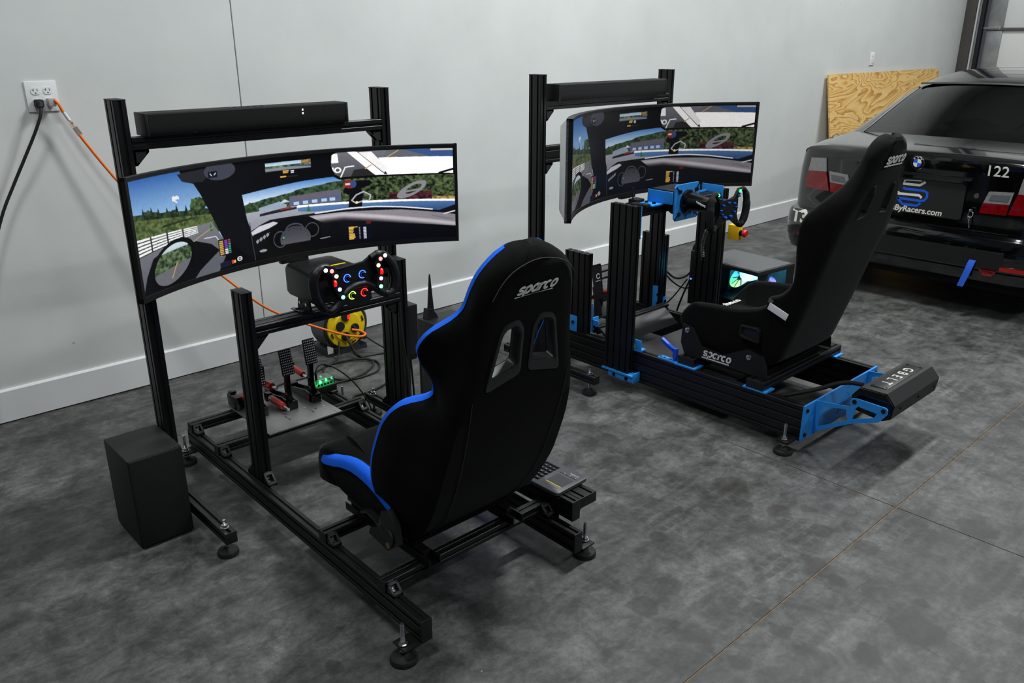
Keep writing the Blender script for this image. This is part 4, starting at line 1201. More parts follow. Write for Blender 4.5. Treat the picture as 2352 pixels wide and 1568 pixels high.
mk('motor_housing', b_, mat('motor_black', (15, 15, 16), .42, bump=.1, bscale=500), wbs, smooth=40)
b_ = MB(); b_.box(1.41, 1.54, 2.545, 2.555, .8850, .8860); mk('yellow_stripe', b_, YELD, wbs)
b_ = MB(); b_.rev([((1.492, 2.50, .85), .040), ((1.492, 2.475, .85), .040), ((1.492, 2.47, .85), .028), ((1.492, 2.438, .85), .026)], 28); mk('quick_release', b_, GLOSS, wbs)
for x in (1.402, 1.545):
    b_ = MB(); b_.prism([(2.575, .7225), (2.668, .7225), (2.66, .76), (2.655, .80), (2.60, .80), (2.585, .76)], 'x', x - .004, x + .004)
    br = mk('mount_bracket', b_, DGREY, wbs)
    b_ = MB()
    for (y, z) in ((2.61, .785), (2.648, .785), (2.645, .745), (2.60, .745)): b_.cyl((x - .008, y, z), (x + .008, y, z), .006, n=10)
    mk('bolt', b_, CHROME, br)
    b_ = MB(); b_.box(x - .033, x + .012, 2.575, 2.668, .7185, .7235, .001)
    fl = mk('mount_foot', b_, GLOSS, wbs)
    b_ = MB(); b_.cyl((x - .02, 2.60, .7235), (x - .02, 2.60, .729), .007, n=10); b_.cyl((x - .02, 2.645, .7235), (x - .02, 2.645, .729), .007, n=10); mk('bolt', b_, CHROME, fl)

wh = thing('steering_wheel', 'formula style wheel with glowing coloured buttons and four ringed knobs', 'steering wheel', (1.495, 2.42, .85))
LOOP = [(1.389, .765), (1.366, .776), (1.349, .80), (1.337, .826), (1.331, .859), (1.333, .888), (1.345, .911), (1.366, .922), (1.392, .917), (1.41, .900)]
RUBG = mat('wheel_rubber', (18, 18, 19), .42, bump=.15, bscale=300)
RIMR = [(1.560, .926), (1.586, .934), (1.613, .928), (1.640, .900), (1.657, .866), (1.661, .83), (1.653, .798), (1.636, .784), (1.612, .787), (1.586, .803), (1.557, .826), (1.532, .838), (1.503, .839), (1.472, .832), (1.449, .817), (1.428, .793), (1.407, .773), (1.389, .765)]
b_ = MB(); b_.tube([(x, 2.415, z) for x, z in LOOP], [.012, .015, .0165, .0175, .018, .018, .017, .016, .013, .011], 12)
mk('grip', b_, RUBG, wh, smooth=60)
b_ = MB(); b_.tube([(x, 2.415, z) for x, z in RIMR], [.011, .014, .016, .017, .018, .018, .017, .016, .0145, .013, .012, .012, .0115, .0115, .012, .0125, .013, .013], 12)
mk('grip', b_, RUBG, wh, smooth=60)
FORG = mat('forged_carbon', (19, 19, 20), .35, var=.6, vscale=90)
b_ = MB(); b_.prism([(1.362, .925), (1.395, .930), (1.418, .916), (1.428, .906), (1.538, .914), (1.560, .926), (1.588, .940), (1.612, .932), (1.600, .905), (1.594, .87), (1.600, .83), (1.592, .806), (1.560, .80), (1.563, .776), (1.550, .768), (1.463, .770), (1.440, .778), (1.420, .80), (1.405, .835), (1.394, .872), (1.375, .90)], 'y', 2.422, 2.434)
fp = mk('faceplate', b_, FORG, wh, smooth=30)
for pod in ([(1.356, .922), (1.372, .934), (1.398, .925), (1.420, .903), (1.418, .880), (1.412, .862), (1.428, .846), (1.440, .815), (1.432, .802), (1.420, .806), (1.406, .838), (1.392, .866), (1.396, .888), (1.384, .902), (1.364, .908)],
            [(1.622, .934), (1.606, .943), (1.584, .934), (1.568, .905), (1.570, .890), (1.580, .868), (1.574, .848), (1.572, .822), (1.582, .808), (1.596, .812), (1.600, .845), (1.602, .875), (1.592, .900), (1.602, .915), (1.620, .920)]):
    b_ = MB(); b_.prism(pod, 'y', 2.397, 2.4218); mk('button_pod', b_, FORG, fp, smooth=30)
b_ = MB(); b_.box(1.428, 1.535, 2.4205, 2.423, .9005, .9075, .001); mk('shift_light_bar', b_, GLOSS, fp)
for x, s in ((1.405, 1), (1.588, -1)):
    b_ = MB(); b_.loft([[(x + s * q, 2.42 + dy, .868 + dz) for dy, dz in ((-.008, -.009), (.008, -.009), (.008, .009), (-.008, .009))] for q in (-.062, -.03, -.008)]); mk('grip_spoke', b_, RUBG, wh, smooth=50)
    b_ = MB(); b_.prism([(x - s * .055, .905), (x - s * .02, .892), (x - s * .02, .845), (x - s * .058, .835)], 'y', 2.437, 2.440); mk('shift_paddle', b_, GLOSS, wh)
BT = [('white', (1.369, .919), (215, 232, 255)), ('red', (1.392, .912), (255, 120, 120)), ('yellow', (1.408, .891), (232, 255, 160)), ('blue', (1.417, .843), (160, 165, 255)), ('green', (1.428, .813), (130, 255, 180)),
      ('white', (1.609, .93), (215, 232, 255)), ('red', (1.589, .921), (255, 120, 120)), ('yellow', (1.579, .899), (232, 255, 160)), ('purple', (1.587, .85), (190, 160, 255)), ('green', (1.585, .821), (130, 255, 180))]
for n_, (x, z), c in BT:
    b_ = MB(); b_.rev([((x, 2.3965, z), .0070), ((x, 2.3925, z), .0070), ((x, 2.391, z), .005)], 16)
    o = mk('button', b_, mat('button_' + n_, c, .4, emit=c, estr=2.6), wh); o['label'] = 'glowing ' + n_ + ' button'
    b_ = MB(); b_.rev([((x, 2.3970, z), .0088), ((x, 2.3950, z), .0085)], 16); mk('button_collar', b_, GLOSS, o)
for x, z in ((1.401, .867), (1.590, .875)):
    b_ = MB(); b_.cyl((x - .003, 2.397, z), (x + .003, 2.397, z), .0115, n=20); o = mk('thumb_roller', b_, mat('roller_red', (200, 24, 24), .4, emit=(255, 30, 30), estr=.8), wh); o['label'] = 'red thumb roller'
for (x, z), c, nm in (((1.466, .868), (50, 90, 255), 'blue'), ((1.528, .871), (50, 90, 255), 'blue'), ((1.482, .803), (190, 255, 70), 'lime'), ((1.532, .804), (255, 40, 36), 'red')):
    b_ = MB(); b_.rev([((x, 2.4224, z), .0095), ((x, 2.408, z), .0085), ((x, 2.406, z), .0065)], 18); kn = mk('rotary_knob', b_, GLOSS, wh)
    kn['label'] = 'black knob in a ring of ' + nm + ' lights'
    b_ = MB()
    for k in range(14):
        a = R_(20 + k * 360 / 14 * .9)
        b_.M = Matrix.Translation((x + .0135 * math.cos(a), 2.4212, z + .0135 * math.sin(a))) @ Matrix.Rotation(-a, 4, 'Y'); b_.box(-.0012, .0012, -.0006, .0008, -.0019, .0019)
    b_.M = None
    mk('light_ring', b_, mat('ring_' + nm, c, .5, emit=c, estr=6), kn, smooth=0)

# ================================================================= keyboard on the side arm
kb = thing('keyboard', 'grey compact keyboard with touchpad and yellow line beside the nearer seat', 'keyboard', (1.844, 1.87, .2005))
KM = mat('keyboard_grey', (66, 67, 70), .5, bump=.05, bscale=500)
def kp(u, v, w=0.0): return (1.767 + v, 1.682 + (.385 - u), .2008 + .0100 + v * .04 + w)   # u along length from far end, v across depth
P = []
for (cu, cv, a0) in ((.37, .139, 0), (.015, .139, 90), (.015, .015, 180), (.37, .015, 270)):
    for k in range(5): P.append((cu + .015 * math.cos(R_(a0 + 22.5 * k)), cv + .015 * math.sin(R_(a0 + 22.5 * k))))
b_ = MB(); b_.loft([[(1.767 + v, 1.682 + .385 - u, .2008 + v * .03) for u, v in P], [kp(u, v) for u, v in P], [kp(u * .99 + .0019, v * .98 + .0015, .0015) for u, v in P]])
mk('case', b_, KM, kb, smooth=50)
kmesh = None
KEYM = mat('key_black', (40, 41, 43), .5)
LEG = mat('key_legend', (190, 190, 192), .6)
rows = [(.118, .0125, 15, .0), (.099, .016, 14, .004), (.079, .016, 14, .008), (.059, .016, 13, .012), (.039, .016, 13, .016), (.019, .016, 11, .012)]
for (v0, hv, n_, off) in rows:
    L = .262; x = .012
    for k in range(n_):
        wd = L / n_ - .0022
        if k == n_ - 1: wd = .012 + L - x - .0022 + .0
        if kmesh is None:
            b_ = MB(); b_.box(-.5, .5, -.5, .5, 0, .0028, .0009)
            kmesh = mk('key', b_, KEYM, kb, smooth=30); o = kmesh
        else:
            o = kmesh.copy(); COL.objects.link(o); o.parent = kb
        u = x + wd / 2
        p = kp(u, v0 + hv / 2, .0012)
        o.location = Vector(p) - Vector(kb.location); o.scale = (hv - .002, wd, 1); o.rotation_euler = (0, R_(-2.3), 0)
        x += wd + .0022
kmesh.data.transform(Matrix.Translation(Vector(kb.location)))
b_ = MB()
for (v0, hv, n_, off) in rows[1:]:
    for k in range(n_):
        u = .012 + (k + .4) * .262 / n_; p = kp(u, v0 + hv * .62, .0042); b_.box(p[0] - .0012, p[0] + .0012, p[1] - .0015, p[1] + .0015, p[2], p[2] + .0002)
mk('key_legends', b_, LEG, kb, smooth=0)
b_ = MB(); a, c = kp(.292, .035, .0016), kp(.368, .098, .0016)
b_.add([kp(.292, .040, .0018), kp(.368, .040, .0018), kp(.368, .098, .0018), kp(.292, .098, .0018), kp(.292, .040, .0010), kp(.368, .040, .0010), kp(.368, .098, .0010), kp(.292, .098, .0010)], [(0, 1, 2, 3), (0, 1, 5, 4), (1, 2, 6, 5), (2, 3, 7, 6), (3, 0, 4, 7)])
mk('touchpad', b_, mat('touchpad_grey', (52, 53, 56), .4), kb, smooth=0)
def strip(mb, u0, u1, v0, v1, h=.0022):
    mb.add([kp(u0, v0, h), kp(u1, v0, h), kp(u1, v1, h), kp(u0, v1, h), kp(u0, v0, .001), kp(u1, v0, .001), kp(u1, v1, .001), kp(u0, v1, .001)], [(0, 1, 2, 3), (0, 1, 5, 4), (1, 2, 6, 5), (2, 3, 7, 6), (3, 0, 4, 7)])
b_ = MB(); strip(b_, .294, .366, .0365, .0388); mk('yellow_line', b_, mat('keyboard_yellow', (246, 210, 10), .5), kb, smooth=0)
b_ = MB(); strip(b_, .29, .362, .0225, .0245, .0018); strip(b_, .290, .372, .108, .112, .0019); mk('button_gaps', b_, mat('gap_black', (22, 22, 23), .6), kb, smooth=0)
b_ = MB()
for u in (.31, .335, .362): strip(b_, u - .002, u + .002, .1135, .1165, .0021)
text_mb(b_, 'logitech', .012, frame(kp(.345, .128, .0020), (0, -1, 0), (1, 0, .04)), depth=.0002)
mk('print', b_, LEG, kb, smooth=0)

# ================================================================= small power box, tower case, reel, loose leads
bx = thing('power_supply', 'slim black power box strapped to the right upright of the nearer rig', 'power supply', (1.852, 2.61, .437))
b_ = MB(); b_.box(1.8295, 1.878, 2.585, 2.65, .437, .648, .004); mk('case', b_, mat('psu_black', (26, 26, 28), .45), bx)
b_ = MB(); b_.box(1.835, 1.872, 2.59, 2.645, .415, .4368, .003); b_.tube([(1.85, 2.61, .43), (1.85, 2.60, .33), (1.862, 2.61, .2), (1.88, 2.65, .05), (1.95, 2.70, .006), (2.10, 2.80, .006)], .0042, 8); mk('lead', b_, RUB, bx)
pc = thing('computer_tower', 'black tower case with a mesh panel half hidden behind the blue-edged seat', 'computer', (2.27, 2.76, 0))
b_ = MB(); b_.box(2.155, 2.36, 2.72, 2.97, .015, .43, .004); mk('case', b_, PLAS, pc)
b_ = MB(); b_.box(2.1525, 2.155, 2.865, 2.955, .03, .33)
MESHM = mat('vent_backing', (30, 31, 32), .6); vb = mk('vent_panel', b_, MESHM, pc)
b_ = MB()
for i in range(9):
    for j in range(40): b_.box(2.1516, 2.1526, 2.8705 + i * .0088, 2.8755 + i * .0088, .035 + j * .0072, .0394 + j * .0072)
o = mk('vent_holes', b_, mat('vent_light', (120, 122, 118), .6), vb, smooth=0); o['kind'] = 'stuff'
b_ = MB(); b_.box(2.17, 2.35, 2.7165, 2.7195, .03, .11, .001); mk('lit_front', b_, mat('blue_glow', (20, 30, 120), .3, emit=(30, 50, 255), estr=9.0), pc)
for x in (2.18, 2.335):
    for y in (2.745, 2.945):
        b_ = MB(); b_.cyl((x, y, 0), (x, y, .0155), .014, n=12); mk('case_foot', b_, RUB, pc)
an = thing('wifi_antenna', 'tall black fin shaped antenna standing on the tower case behind the seat', 'antenna', (2.2, 2.93, .43))
b_ = MB(); b_.prism([(2.172, .4305), (2.235, .4305), (2.225, .45), (2.205, .475), (2.18, .48)], 'y', 2.915, 2.950); mk('base', b_, PLAS, an)
b_ = MB(); b_.loft([[(2.205 + a * s, 2.932 + q * s * .3, z) for a, q in ((-.016, -.016), (.016, -.016), (.016, .016), (-.016, .016))] for z, s in ((.44, 1.1), (.50, .85), (.57, .55), (.625, .28), (.64, .15))]); mk('fin', b_, PLAS, an, smooth=40)

rl = thing('cord_reel', 'yellow and grey cord reel on the floor by the baseboard', 'cord reel', (2.27, 3.86, 0))
cx, cy_, cz, r0 = 2.272, 3.80, .155, .122
GREYR = mat('reel_grey', (72, 74, 76), .55)
b_ = MB(); b_.rev([((cx, cy_ + .012, cz), r0 + .022), ((cx, cy_ + .135, cz), r0 + .022)], 44); mk('drum_housing', b_, GREYR, rl)
b_ = MB(); b_.prism([(cx - .125, .0), (cx + .125, .0), (cx + .12, .03), (cx + .09, .045), (cx - .09, .045), (cx - .12, .03)], 'y', cy_ - .005, cy_ + .15); mk('base', b_, mat('reel_base', (34, 35, 37), .6), rl)
b_ = MB(); b_.rev([((cx, cy_ + .012, cz), r0 + .012), ((cx, cy_ + .002, cz), r0 + .010)], 44); mk('rim', b_, mat('reel_base', (34, 35, 37), .6), rl)
b_ = MB(); b_.rev([((cx, cy_ + .006, cz), r0), ((cx, cy_ - .006, cz), r0 - .004), ((cx, cy_ - .010, cz), r0 * .7), ((cx, cy_ - .016, cz), r0 * .66), ((cx, cy_ - .018, cz), .02)], 44)
dk_ = mk('face_disc', b_, YELD, rl, smooth=40)
for (a, rr_) in ((250, .055), (165, .050), (100, .062), (340, .045)):
    x, z = cx + rr_ * math.cos(R_(a)), cz + rr_ * math.sin(R_(a))
    b_ = MB(); b_.rev([((x, cy_ - .012, z), .027), ((x, cy_ - .026, z), .025)], 18); mk('socket', b_, RUB, dk_)
b_ = MB(); b_.box(cx - .004, cx + .012, cy_ - .027, cy_ - .014, cz + .045, cz + .070, .002); o = mk('rocker_switch', b_, mat('switch_red', (190, 24, 24), .35, emit=(255, 40, 40), estr=1.2), dk_)
for a in (15, 60, 320, 200, 290, 130):
    b_ = MB()
    x, z = cx + r0 * .84 * math.cos(R_(a)), cz + r0 * .84 * math.sin(R_(a))
    b_.M = frame((x, cy_ - .0105, z), (math.sin(R_(a)), 0, -math.cos(R_(a))), (math.cos(R_(a)), 0, math.sin(R_(a)))); b_.prism([(-.016, -.004), (.006, -.004), (.006, -.009), (.018, 0), (.006, .009), (.006, .004), (-.016, .004)], 'z', 0, .0015)
    b_.M = None; mk('arrow_mark', b_, SLOT, dk_, smooth=0)
b_ = MB(); b_.prism([(cx - .13, .02), (cx - .095, .02), (cx - .095, .05), (cx - .13, .07)], 'y', cy_ - .0065, cy_ - .005); mk('sticker', b_, mat('sticker_white', (190, 190, 188), .5), rl)
b_ = MB(); b_.cyl((cx - .07, cy_ - .012, .035), (cx - .07, cy_ - .005, .035), .016, n=18); b_.cyl((cx + .10, cy_ - .02, .075), (cx + .10, cy_ - .005, .075), .017, n=18); mk('lock_knob', b_, RUB, rl)
def lead(label, pts, r=.005, m=RUB, name='power_lead', cat='cable'):
    b_ = MB(); b_.tube(pts, r, 8)
    o = mk(name, b_, m, None, smooth=60, origin=pts[0]); return tag(o, label, cat, 'loose black cables around the rigs')
lead('black power lead looped twice on the floor in front of the yellow reel', [(2.25, 3.765, .11), (2.255, 3.72, .05), (2.27, 3.66, .012), (2.30, 3.55, .006), (2.22, 3.44, .006), (2.06, 3.44, .006), (1.99, 3.55, .006), (2.06, 3.68, .008), (2.22, 3.66, .010), (2.28, 3.56, .012), (2.15, 3.45, .012), (1.98, 3.44, .010), (1.86, 3.50, .006), (1.75, 3.45, .006)], .0055)
lead('thick black lead curling from the reel across the floor to the front crossmember', [(2.235, 3.765, .135), (2.24, 3.71, .07), (2.27, 3.68, .008), (2.42, 3.62, .006), (2.40, 3.45, .006), (2.22, 3.30, .006), (2.06, 3.24, .006), (1.95, 3.24, .006), (1.90, 3.10, .006), (1.88, 3.02, .006)], .0058)
lead('thin black lead running from the reel right along the baseboard', [(2.29, 3.768, .165), (2.34, 3.72, .10), (2.43, 3.66, .02), (2.48, 3.70, .006), (2.60, 3.78, .006), (2.85, 3.80, .006), (3.1, 3.9, .006)], .0048)
lead('black lead straggling left from the reel behind the pedals', [(2.20, 3.768, .09), (2.16, 3.72, .02), (2.05, 3.68, .006), (1.9, 3.62, .006), (1.75, 3.62, .006), (1.6, 3.5, .006)], .0045)
lead('black cable hanging down in front of the right upright of the nearer rig', [(1.775, 2.56, .68), (1.772, 2.555, .60), (1.778, 2.55, .50), (1.792, 2.55, .38), (1.790, 2.54, .25), (1.780, 2.54, .16), (1.80, 2.53, .13)], .0055)
# ================================================================= rig two: stand, screen, speaker bar
WSHELL = mat('white_shell', (214, 216, 218), .4)
M2, m2back = monitor('larger curved monitor with a white rear shell behind the blue-trimmed rig', 3.2725, 2.40, .904, 1.338, .708, 1.07, WSHELL, .52, depth=.05)
monitor_stand('tall black extrusion monitor stand behind the blue-trimmed rig', 2.815, 3.79, 2.84, 1.492, 2.45, 3.10, 1.372, 1.165, pd=.08, yback=m2back + .0005)
soundbar('black soundbar on the stand above the white-backed monitor', 2.885, 3.70, 2.79, 2.885, 1.3725, 1.448)

# ================================================================= rig two: frame
F2 = thing('cockpit_frame', 'heavy black extrusion cockpit frame with bright blue brackets', 'frame', (3.38, 2.3, 0))
A = (3.045, 3.085); Bx = (3.677, 3.717)
for X in (A, Bx): rail('base_rail', (X[0], X[1], 1.490, 3.20, .04, .20), 'y', F2, caps=False)
UL = rail('upright', (3.0046, 3.0444, 2.397, 2.553, .085, .917), 'z', F2, caps=False)
UR = rail('upright', (3.7176, 3.7574, 2.392, 2.550, .085, .917), 'z', F2, caps=False)
for X in (A, Bx): rail('front_post', (X[0], X[1], 2.72, 2.88, .2005, .625), 'z', F2, caps=False)
rail('front_post', (3.6365, 3.6765, 2.722, 2.80, .10, .83), 'z', F2, caps=False)
rail('wheel_deck', (3.045, 3.717, 2.42, 2.50, .858, .898), 'x', F2)
rail('front_crossmember', (3.0855, 3.6365, 2.94, 2.98, .16, .20), 'x', F2, caps=False)
rail('pedal_crossmember', (3.0855, 3.6765, 2.665, 2.705, .205, .245), 'x', F2, caps=False)
rail('seat_crossmember', (3.052, 3.735, 2.050, 2.140, .2085, .247), 'x', F2)
rail('seat_crossmember', (3.042, 3.745, 1.680, 1.765, .2085, .247), 'x', F2)
# core holes on the cut ends of the posts
hb = MB()
for (x, ys) in ((3.065, (2.74, 2.78, 2.82, 2.86)), (3.697, (2.74, 2.78, 2.82, 2.86))):
    for y in ys: hb.cyl((x, y, .6245), (x, y, .6255), .009, n=12)
for y in (2.417, 2.456, 2.495, 2.534): hb.cyl((3.0245, y, .9165), (3.0245, y, .9174), .009, n=12)
mk('core_holes', hb, SLOT, F2, smooth=0)['kind'] = 'stuff'
def blue(name, *boxes, bolts=(), parent=F2, m=BLUEM):
    b_ = MB()
    for q in boxes: b_.box(*q, .0012)
    o = mk(name, b_, m, parent)
    if bolts:
        k = MB()
        for (p, ax) in bolts:
            d = Vector(ax) * .006
            k.cyl(Vector(p), Vector(p) + d, .0085, n=12)
        mk('bolt', k, GLOSS, o)
    return o
for X in (A, Bx):
    for (y0, y1) in ((2.035, 2.155), (1.665, 1.78)):
        blue('seat_shim', (X[0] - .004, X[1] + .03, y0, y1, .2003, .2083))
for s, X in ((-1, 3.0044), (1, 3.7576)):
    x0, x1 = (X - .010, X + .04) if s < 0 else (X - .04, X + .010)
    blue('upright_foot', (x0, x1, 2.36, 2.56, .076, .0848), ((3.0004, 3.0448, 2.362, 2.52, .048, .0755) if s < 0 else (3.7172, 3.7616, 2.362, 2.52, .048, .0755)), (x0, x1, 2.352, 2.358, .05, .10), bolts=[((X - .004 if s < 0 else X + .004, 2.40, .062), (s, 0, 0)), ((X - .004 if s < 0 else X + .004, 2.48, .062), (s, 0, 0))])
blue('corner_plate', (3.0450, 3.0490, 2.396, 2.404, .76, .915), parent=F2)
blue('corner_plate', (3.0455, 3.085, 2.355, 2.393, .2003, .210), (3.0455, 3.0505, 2.355, 2.393, .210, .26))
blue('corner_plate', (3.0855, 3.0905, 2.67, 2.72, .203, .274), (3.0855, 3.13, 2.7075, 2.713, .203, .285), (3.0855, 3.0895, 2.713, 2.72, .285, .36), bolts=[((3.0905, 2.69, .24), (1, 0, 0)), ((3.11, 2.7075, .24), (0, -1, 0))])
blue('corner_plate', (3.039, 3.0446, 2.78, 2.83, .20, .285), bolts=[((3.039, 2.805, .25), (-1, 0, 0))])
blue('corner_plate', (3.625, 3.636, 2.715, 2.744, .20, .345), bolts=[((3.63, 2.715, .30), (0, -1, 0)), ((3.63, 2.715, .25), (0, -1, 0))])
blue('corner_plate', (3.665, 3.713, 2.690, 2.719, .2005, .212), (3.69, 3.713, 2.712, 2.719, .212, .27), bolts=[((3.70, 2.712, .245), (0, -1, 0))])
blue('deck_plate', (3.7125, 3.7170, 2.40, 2.53, .80, .935)); blue('deck_plate', (3.43, 3.712, 2.5005, 2.505, .865, .905))
blue('tray_bracket', (3.45, 3.52, 2.60, 2.62, .15, .185))
# footwell tray and floor sheet
b_ = MB(); b_.prism([(2.56, .168), (2.655, .235), (2.664, .235), (2.664, .225), (2.575, .160)], 'x', 3.09, 3.63); mk('heel_tray', b_, mat('tray_black', (40, 40, 41), .5), F2)
b_ = MB(); b_.box(3.0855, 3.6765, 1.86, 2.455, .182, .187, .001); mk('floor_sheet', b_, mat('sheet_grey', (56, 56, 57), .42, .3), F2)
# rear panel with triangular arms
b_ = MB(); b_.holed([(3.045, .041), (3.718, .041), (3.718, .203), (3.045, .203)], [[(3.34, .075), (3.36, .075), (3.375, .095), (3.365, .10), (3.352, .085), (3.34, .085)], [(3.36, .11), (3.44, .15), (3.435, .157), (3.355, .117)], [(3.37, .095), (3.455, .137), (3.45, .144), (3.366, .102)], [(3.38, .08), (3.465, .122), (3.46, .129), (3.377, .087)], [(3.42, .17), (3.45, .178), (3.45, .186), (3.42, .178)]], 'y', 1.4800, 1.4888)
rp = mk('rear_panel', b_, BLUEM, F2, smooth=20)
k = MB()
for x in (3.066, 3.697):
    for z in (.066, .178): k.cyl((x, 1.4800, z), (x, 1.474, z), .0085, n=12)
mk('bolt', k, GLOSS, rp)
def arm_outline():
    o = [(1.4795, .205), (1.4795, .058), (1.32, .152), (1.21, .196), (1.182, .238), (1.182, .258), (1.190, .265), (1.31, .268), (1.332, .262), (1.338, .246), (1.334, .224)]
    h1 = [(1.46, .185), (1.46, .088), (1.338, .162), (1.348, .208)]
    h2 = [(1.31, .225), (1.318, .172), (1.232, .208), (1.222, .230), (1.30, .236)]
    return o, [h1, h2]
o_, h_ = arm_outline()
for x in (3.138, 3.622):
    b_ = MB(); b_.holed(o_, h_, 'x', x - .0025, x + .0025); am = mk('rear_arm', b_, BLUEM, F2, smooth=20)
    k = MB(); q = -.0025 if x < 3.3 else .0025
    for (y, z) in ((1.198, .250), (1.318, .252)): k.cyl((x + q, y, z), (x + q * 2.6, y, z), .009, n=12)
    mk('bolt', k, GLOSS, am)
level_foot(F2, 2.975, 1.520, .062, r=.040, stud_top=.135, brk=(2.955, 3.0446, 1.492, 1.548, .050, .060))
level_foot(F2, 3.787, 1.520, .062, r=.040, stud_top=.135, brk=(3.7174, 3.807, 1.492, 1.548, .050, .060))
level_foot(F2, 2.975, 3.15, .062, r=.040, stud_top=.135, brk=(2.955, 3.0446, 3.12, 3.18, .050, .060))
level_foot(F2, 3.787, 3.15, .062, r=.040, stud_top=.135, brk=(3.7174, 3.807, 3.12, 3.18, .050, .060))
# clamp lever
lv = blue('clamp_plate', (3.047, 3.083, 2.158, 2.255, .2003, .2083))
b_ = MB(); b_.rev([((3.066, 2.165, .2083), .011), ((3.066, 2.165, .222), .011), ((3.066, 2.165, .225), .014), ((3.066, 2.165, .270), .013)], 18)
b_.loft([[(3.066 + a, y, z + c) for a, c in ((-.009, -.009), (.009, -.009), (.009, .009), (-.009, .009))] for y, z in ((2.165, .256), (2.20, .270), (2.245, .294))])
mk('clamp_lever', b_, BLUED, lv, smooth=40)
b_ = MB()
for y in (2.19, 2.225, 2.245): b_.cyl((3.066, y, .2083), (3.066, y, .2088), .007, n=12)
mk('slot_holes', b_, SLOT, lv, smooth=0)

# ================================================================= harness tensioner
gb = thing('belt_tensioner', 'long black faceted belt tensioner box lettered GBELT on the blue rear arms', 'tensioner', (3.39, 1.26, .19))
SEC = [(1.349, .263), (1.317, .307), (1.209, .310), (1.172, .268), (1.180, .207), (1.21, .19), (1.335, .205)]
b_ = MB(); b_.prism(SEC, 'x', 3.1725, 3.612); mk('housing', b_, mat('tensioner_black', (20, 20, 21), .5, bump=.15, bscale=500), gb, smooth=15)
cy2, cz2 = 1.262, .25
for (x0, x1) in ((3.1645, 3.1720), (3.6125, 3.6190)):
    b_ = MB(); b_.prism([(cy2 + (y - cy2) * .97, cz2 + (z - cz2) * .96) for y, z in SEC], 'x', x0, x1); mk('end_plate', b_, GLOSS, gb, smooth=15)
b_ = MB(); b_.box(3.215, 3.565, 1.228, 1.298, .3078, .3118, .001); cv = mk('badge_cover', b_, mat('badge_black', (18, 18, 19), .4), gb)
b_ = MB(); text_mb(b_, 'GBELT', .056, frame((3.39, 1.263, .3119), (-1, 0, 0), (0, -1, 0)), bold=.0006, depth=.0003, spacing=1.75); mk('lettering', b_, mat('badge_print', (196, 194, 184), .5), cv, smooth=0)
b_ = MB()
for x in (3.228, 3.552):
    for y in (1.236, 1.29): b_.cyl((x, y, .3117), (x, y, .3135), .004, n=8)
for x in (3.25, 3.42, 3.58): b_.cyl((x, 1.176, .235), (x, 1.172, .235), .005, n=8)
mk('screws', b_, GLOSS, gb)
lead('thick black hose from the belt tensioner over the blue rear panel', [(3.26, 1.345, .283), (3.252, 1.40, .278), (3.23, 1.45, .262), (3.20, 1.50, .235), (3.15, 1.56, .212), (3.11, 1.62, .19), (3.10, 1.72, .15)], .010, name='hose')

# ================================================================= bucket seat
seat2 = thing('bucket_seat', 'charcoal fixed-back bucket racing seat with white logos on the blue-trimmed rig', 'seat', (3.38, 1.85, .247))
S2 = [(2.185, .345, 70, .225, .035, .235, .03), (2.165, .312, 78, .245, .10, .262, .06), (2.11, .292, 86, .256, .185, .276, .085), (2.02, .284, 90, .26, .212, .282, .095), (1.90, .28, 92, .262, .228, .286, .09),
      (1.80, .28, 92, .262, .252, .286, .085), (1.72, .292, 84, .262, .262, .286, .08), (1.678, .33, 78, .26, .245, .286, .08), (1.652, .40, 66, .26, .20, .285, .075), (1.622, .49, 50, .258, .145, .282, .07),
      (1.592, .58, 30, .256, .09, .278, .055), (1.567, .66, 17, .256, .064, .276, .045), (1.545, .74, 15, .26, .076, .279, .045), (1.515, .84, 15, .266, .112, .284, .05), (1.49, .93, 15, .262, .125, .279, .05),
      (1.465, 1.02, 15, .23, .085, .243, .045), (1.447, 1.09, 15, .186, .055, .192, .04), (1.43, 1.16, 15, .152, .048, .155, .04), (1.415, 1.22, 14, .132, .048, .134, .04), (1.409, 1.262, 14, .10, .042, .10, .035), (1.412, 1.288, 14, .05, .026, .05, .02)]
XS = 3.38
rings = []
for (y, z, an, w_, h, wt, ti) in spl(S2, 5):
    rings.append(shell_ring((y, z), (math.cos(R_(an)), math.sin(R_(an))), w_, h, wt, min(.042, wt * .6), ti, .008, XS, edge=.05))
mb = MB(); mb.loft(rings); shell = mk('shell', mb, FAB2, seat2, smooth=50)
H2 = [(-.128, .965), (-.062, .972), (-.060, 1.055), (-.082, 1.095), (-.104, 1.088), (-.124, 1.03)]
def yb(z): return interp_tab({.58: 1.592, .74: 1.545, .93: 1.49, 1.02: 1.465, 1.09: 1.447, 1.16: 1.43, 1.22: 1.415, 1.29: 1.41}, z)
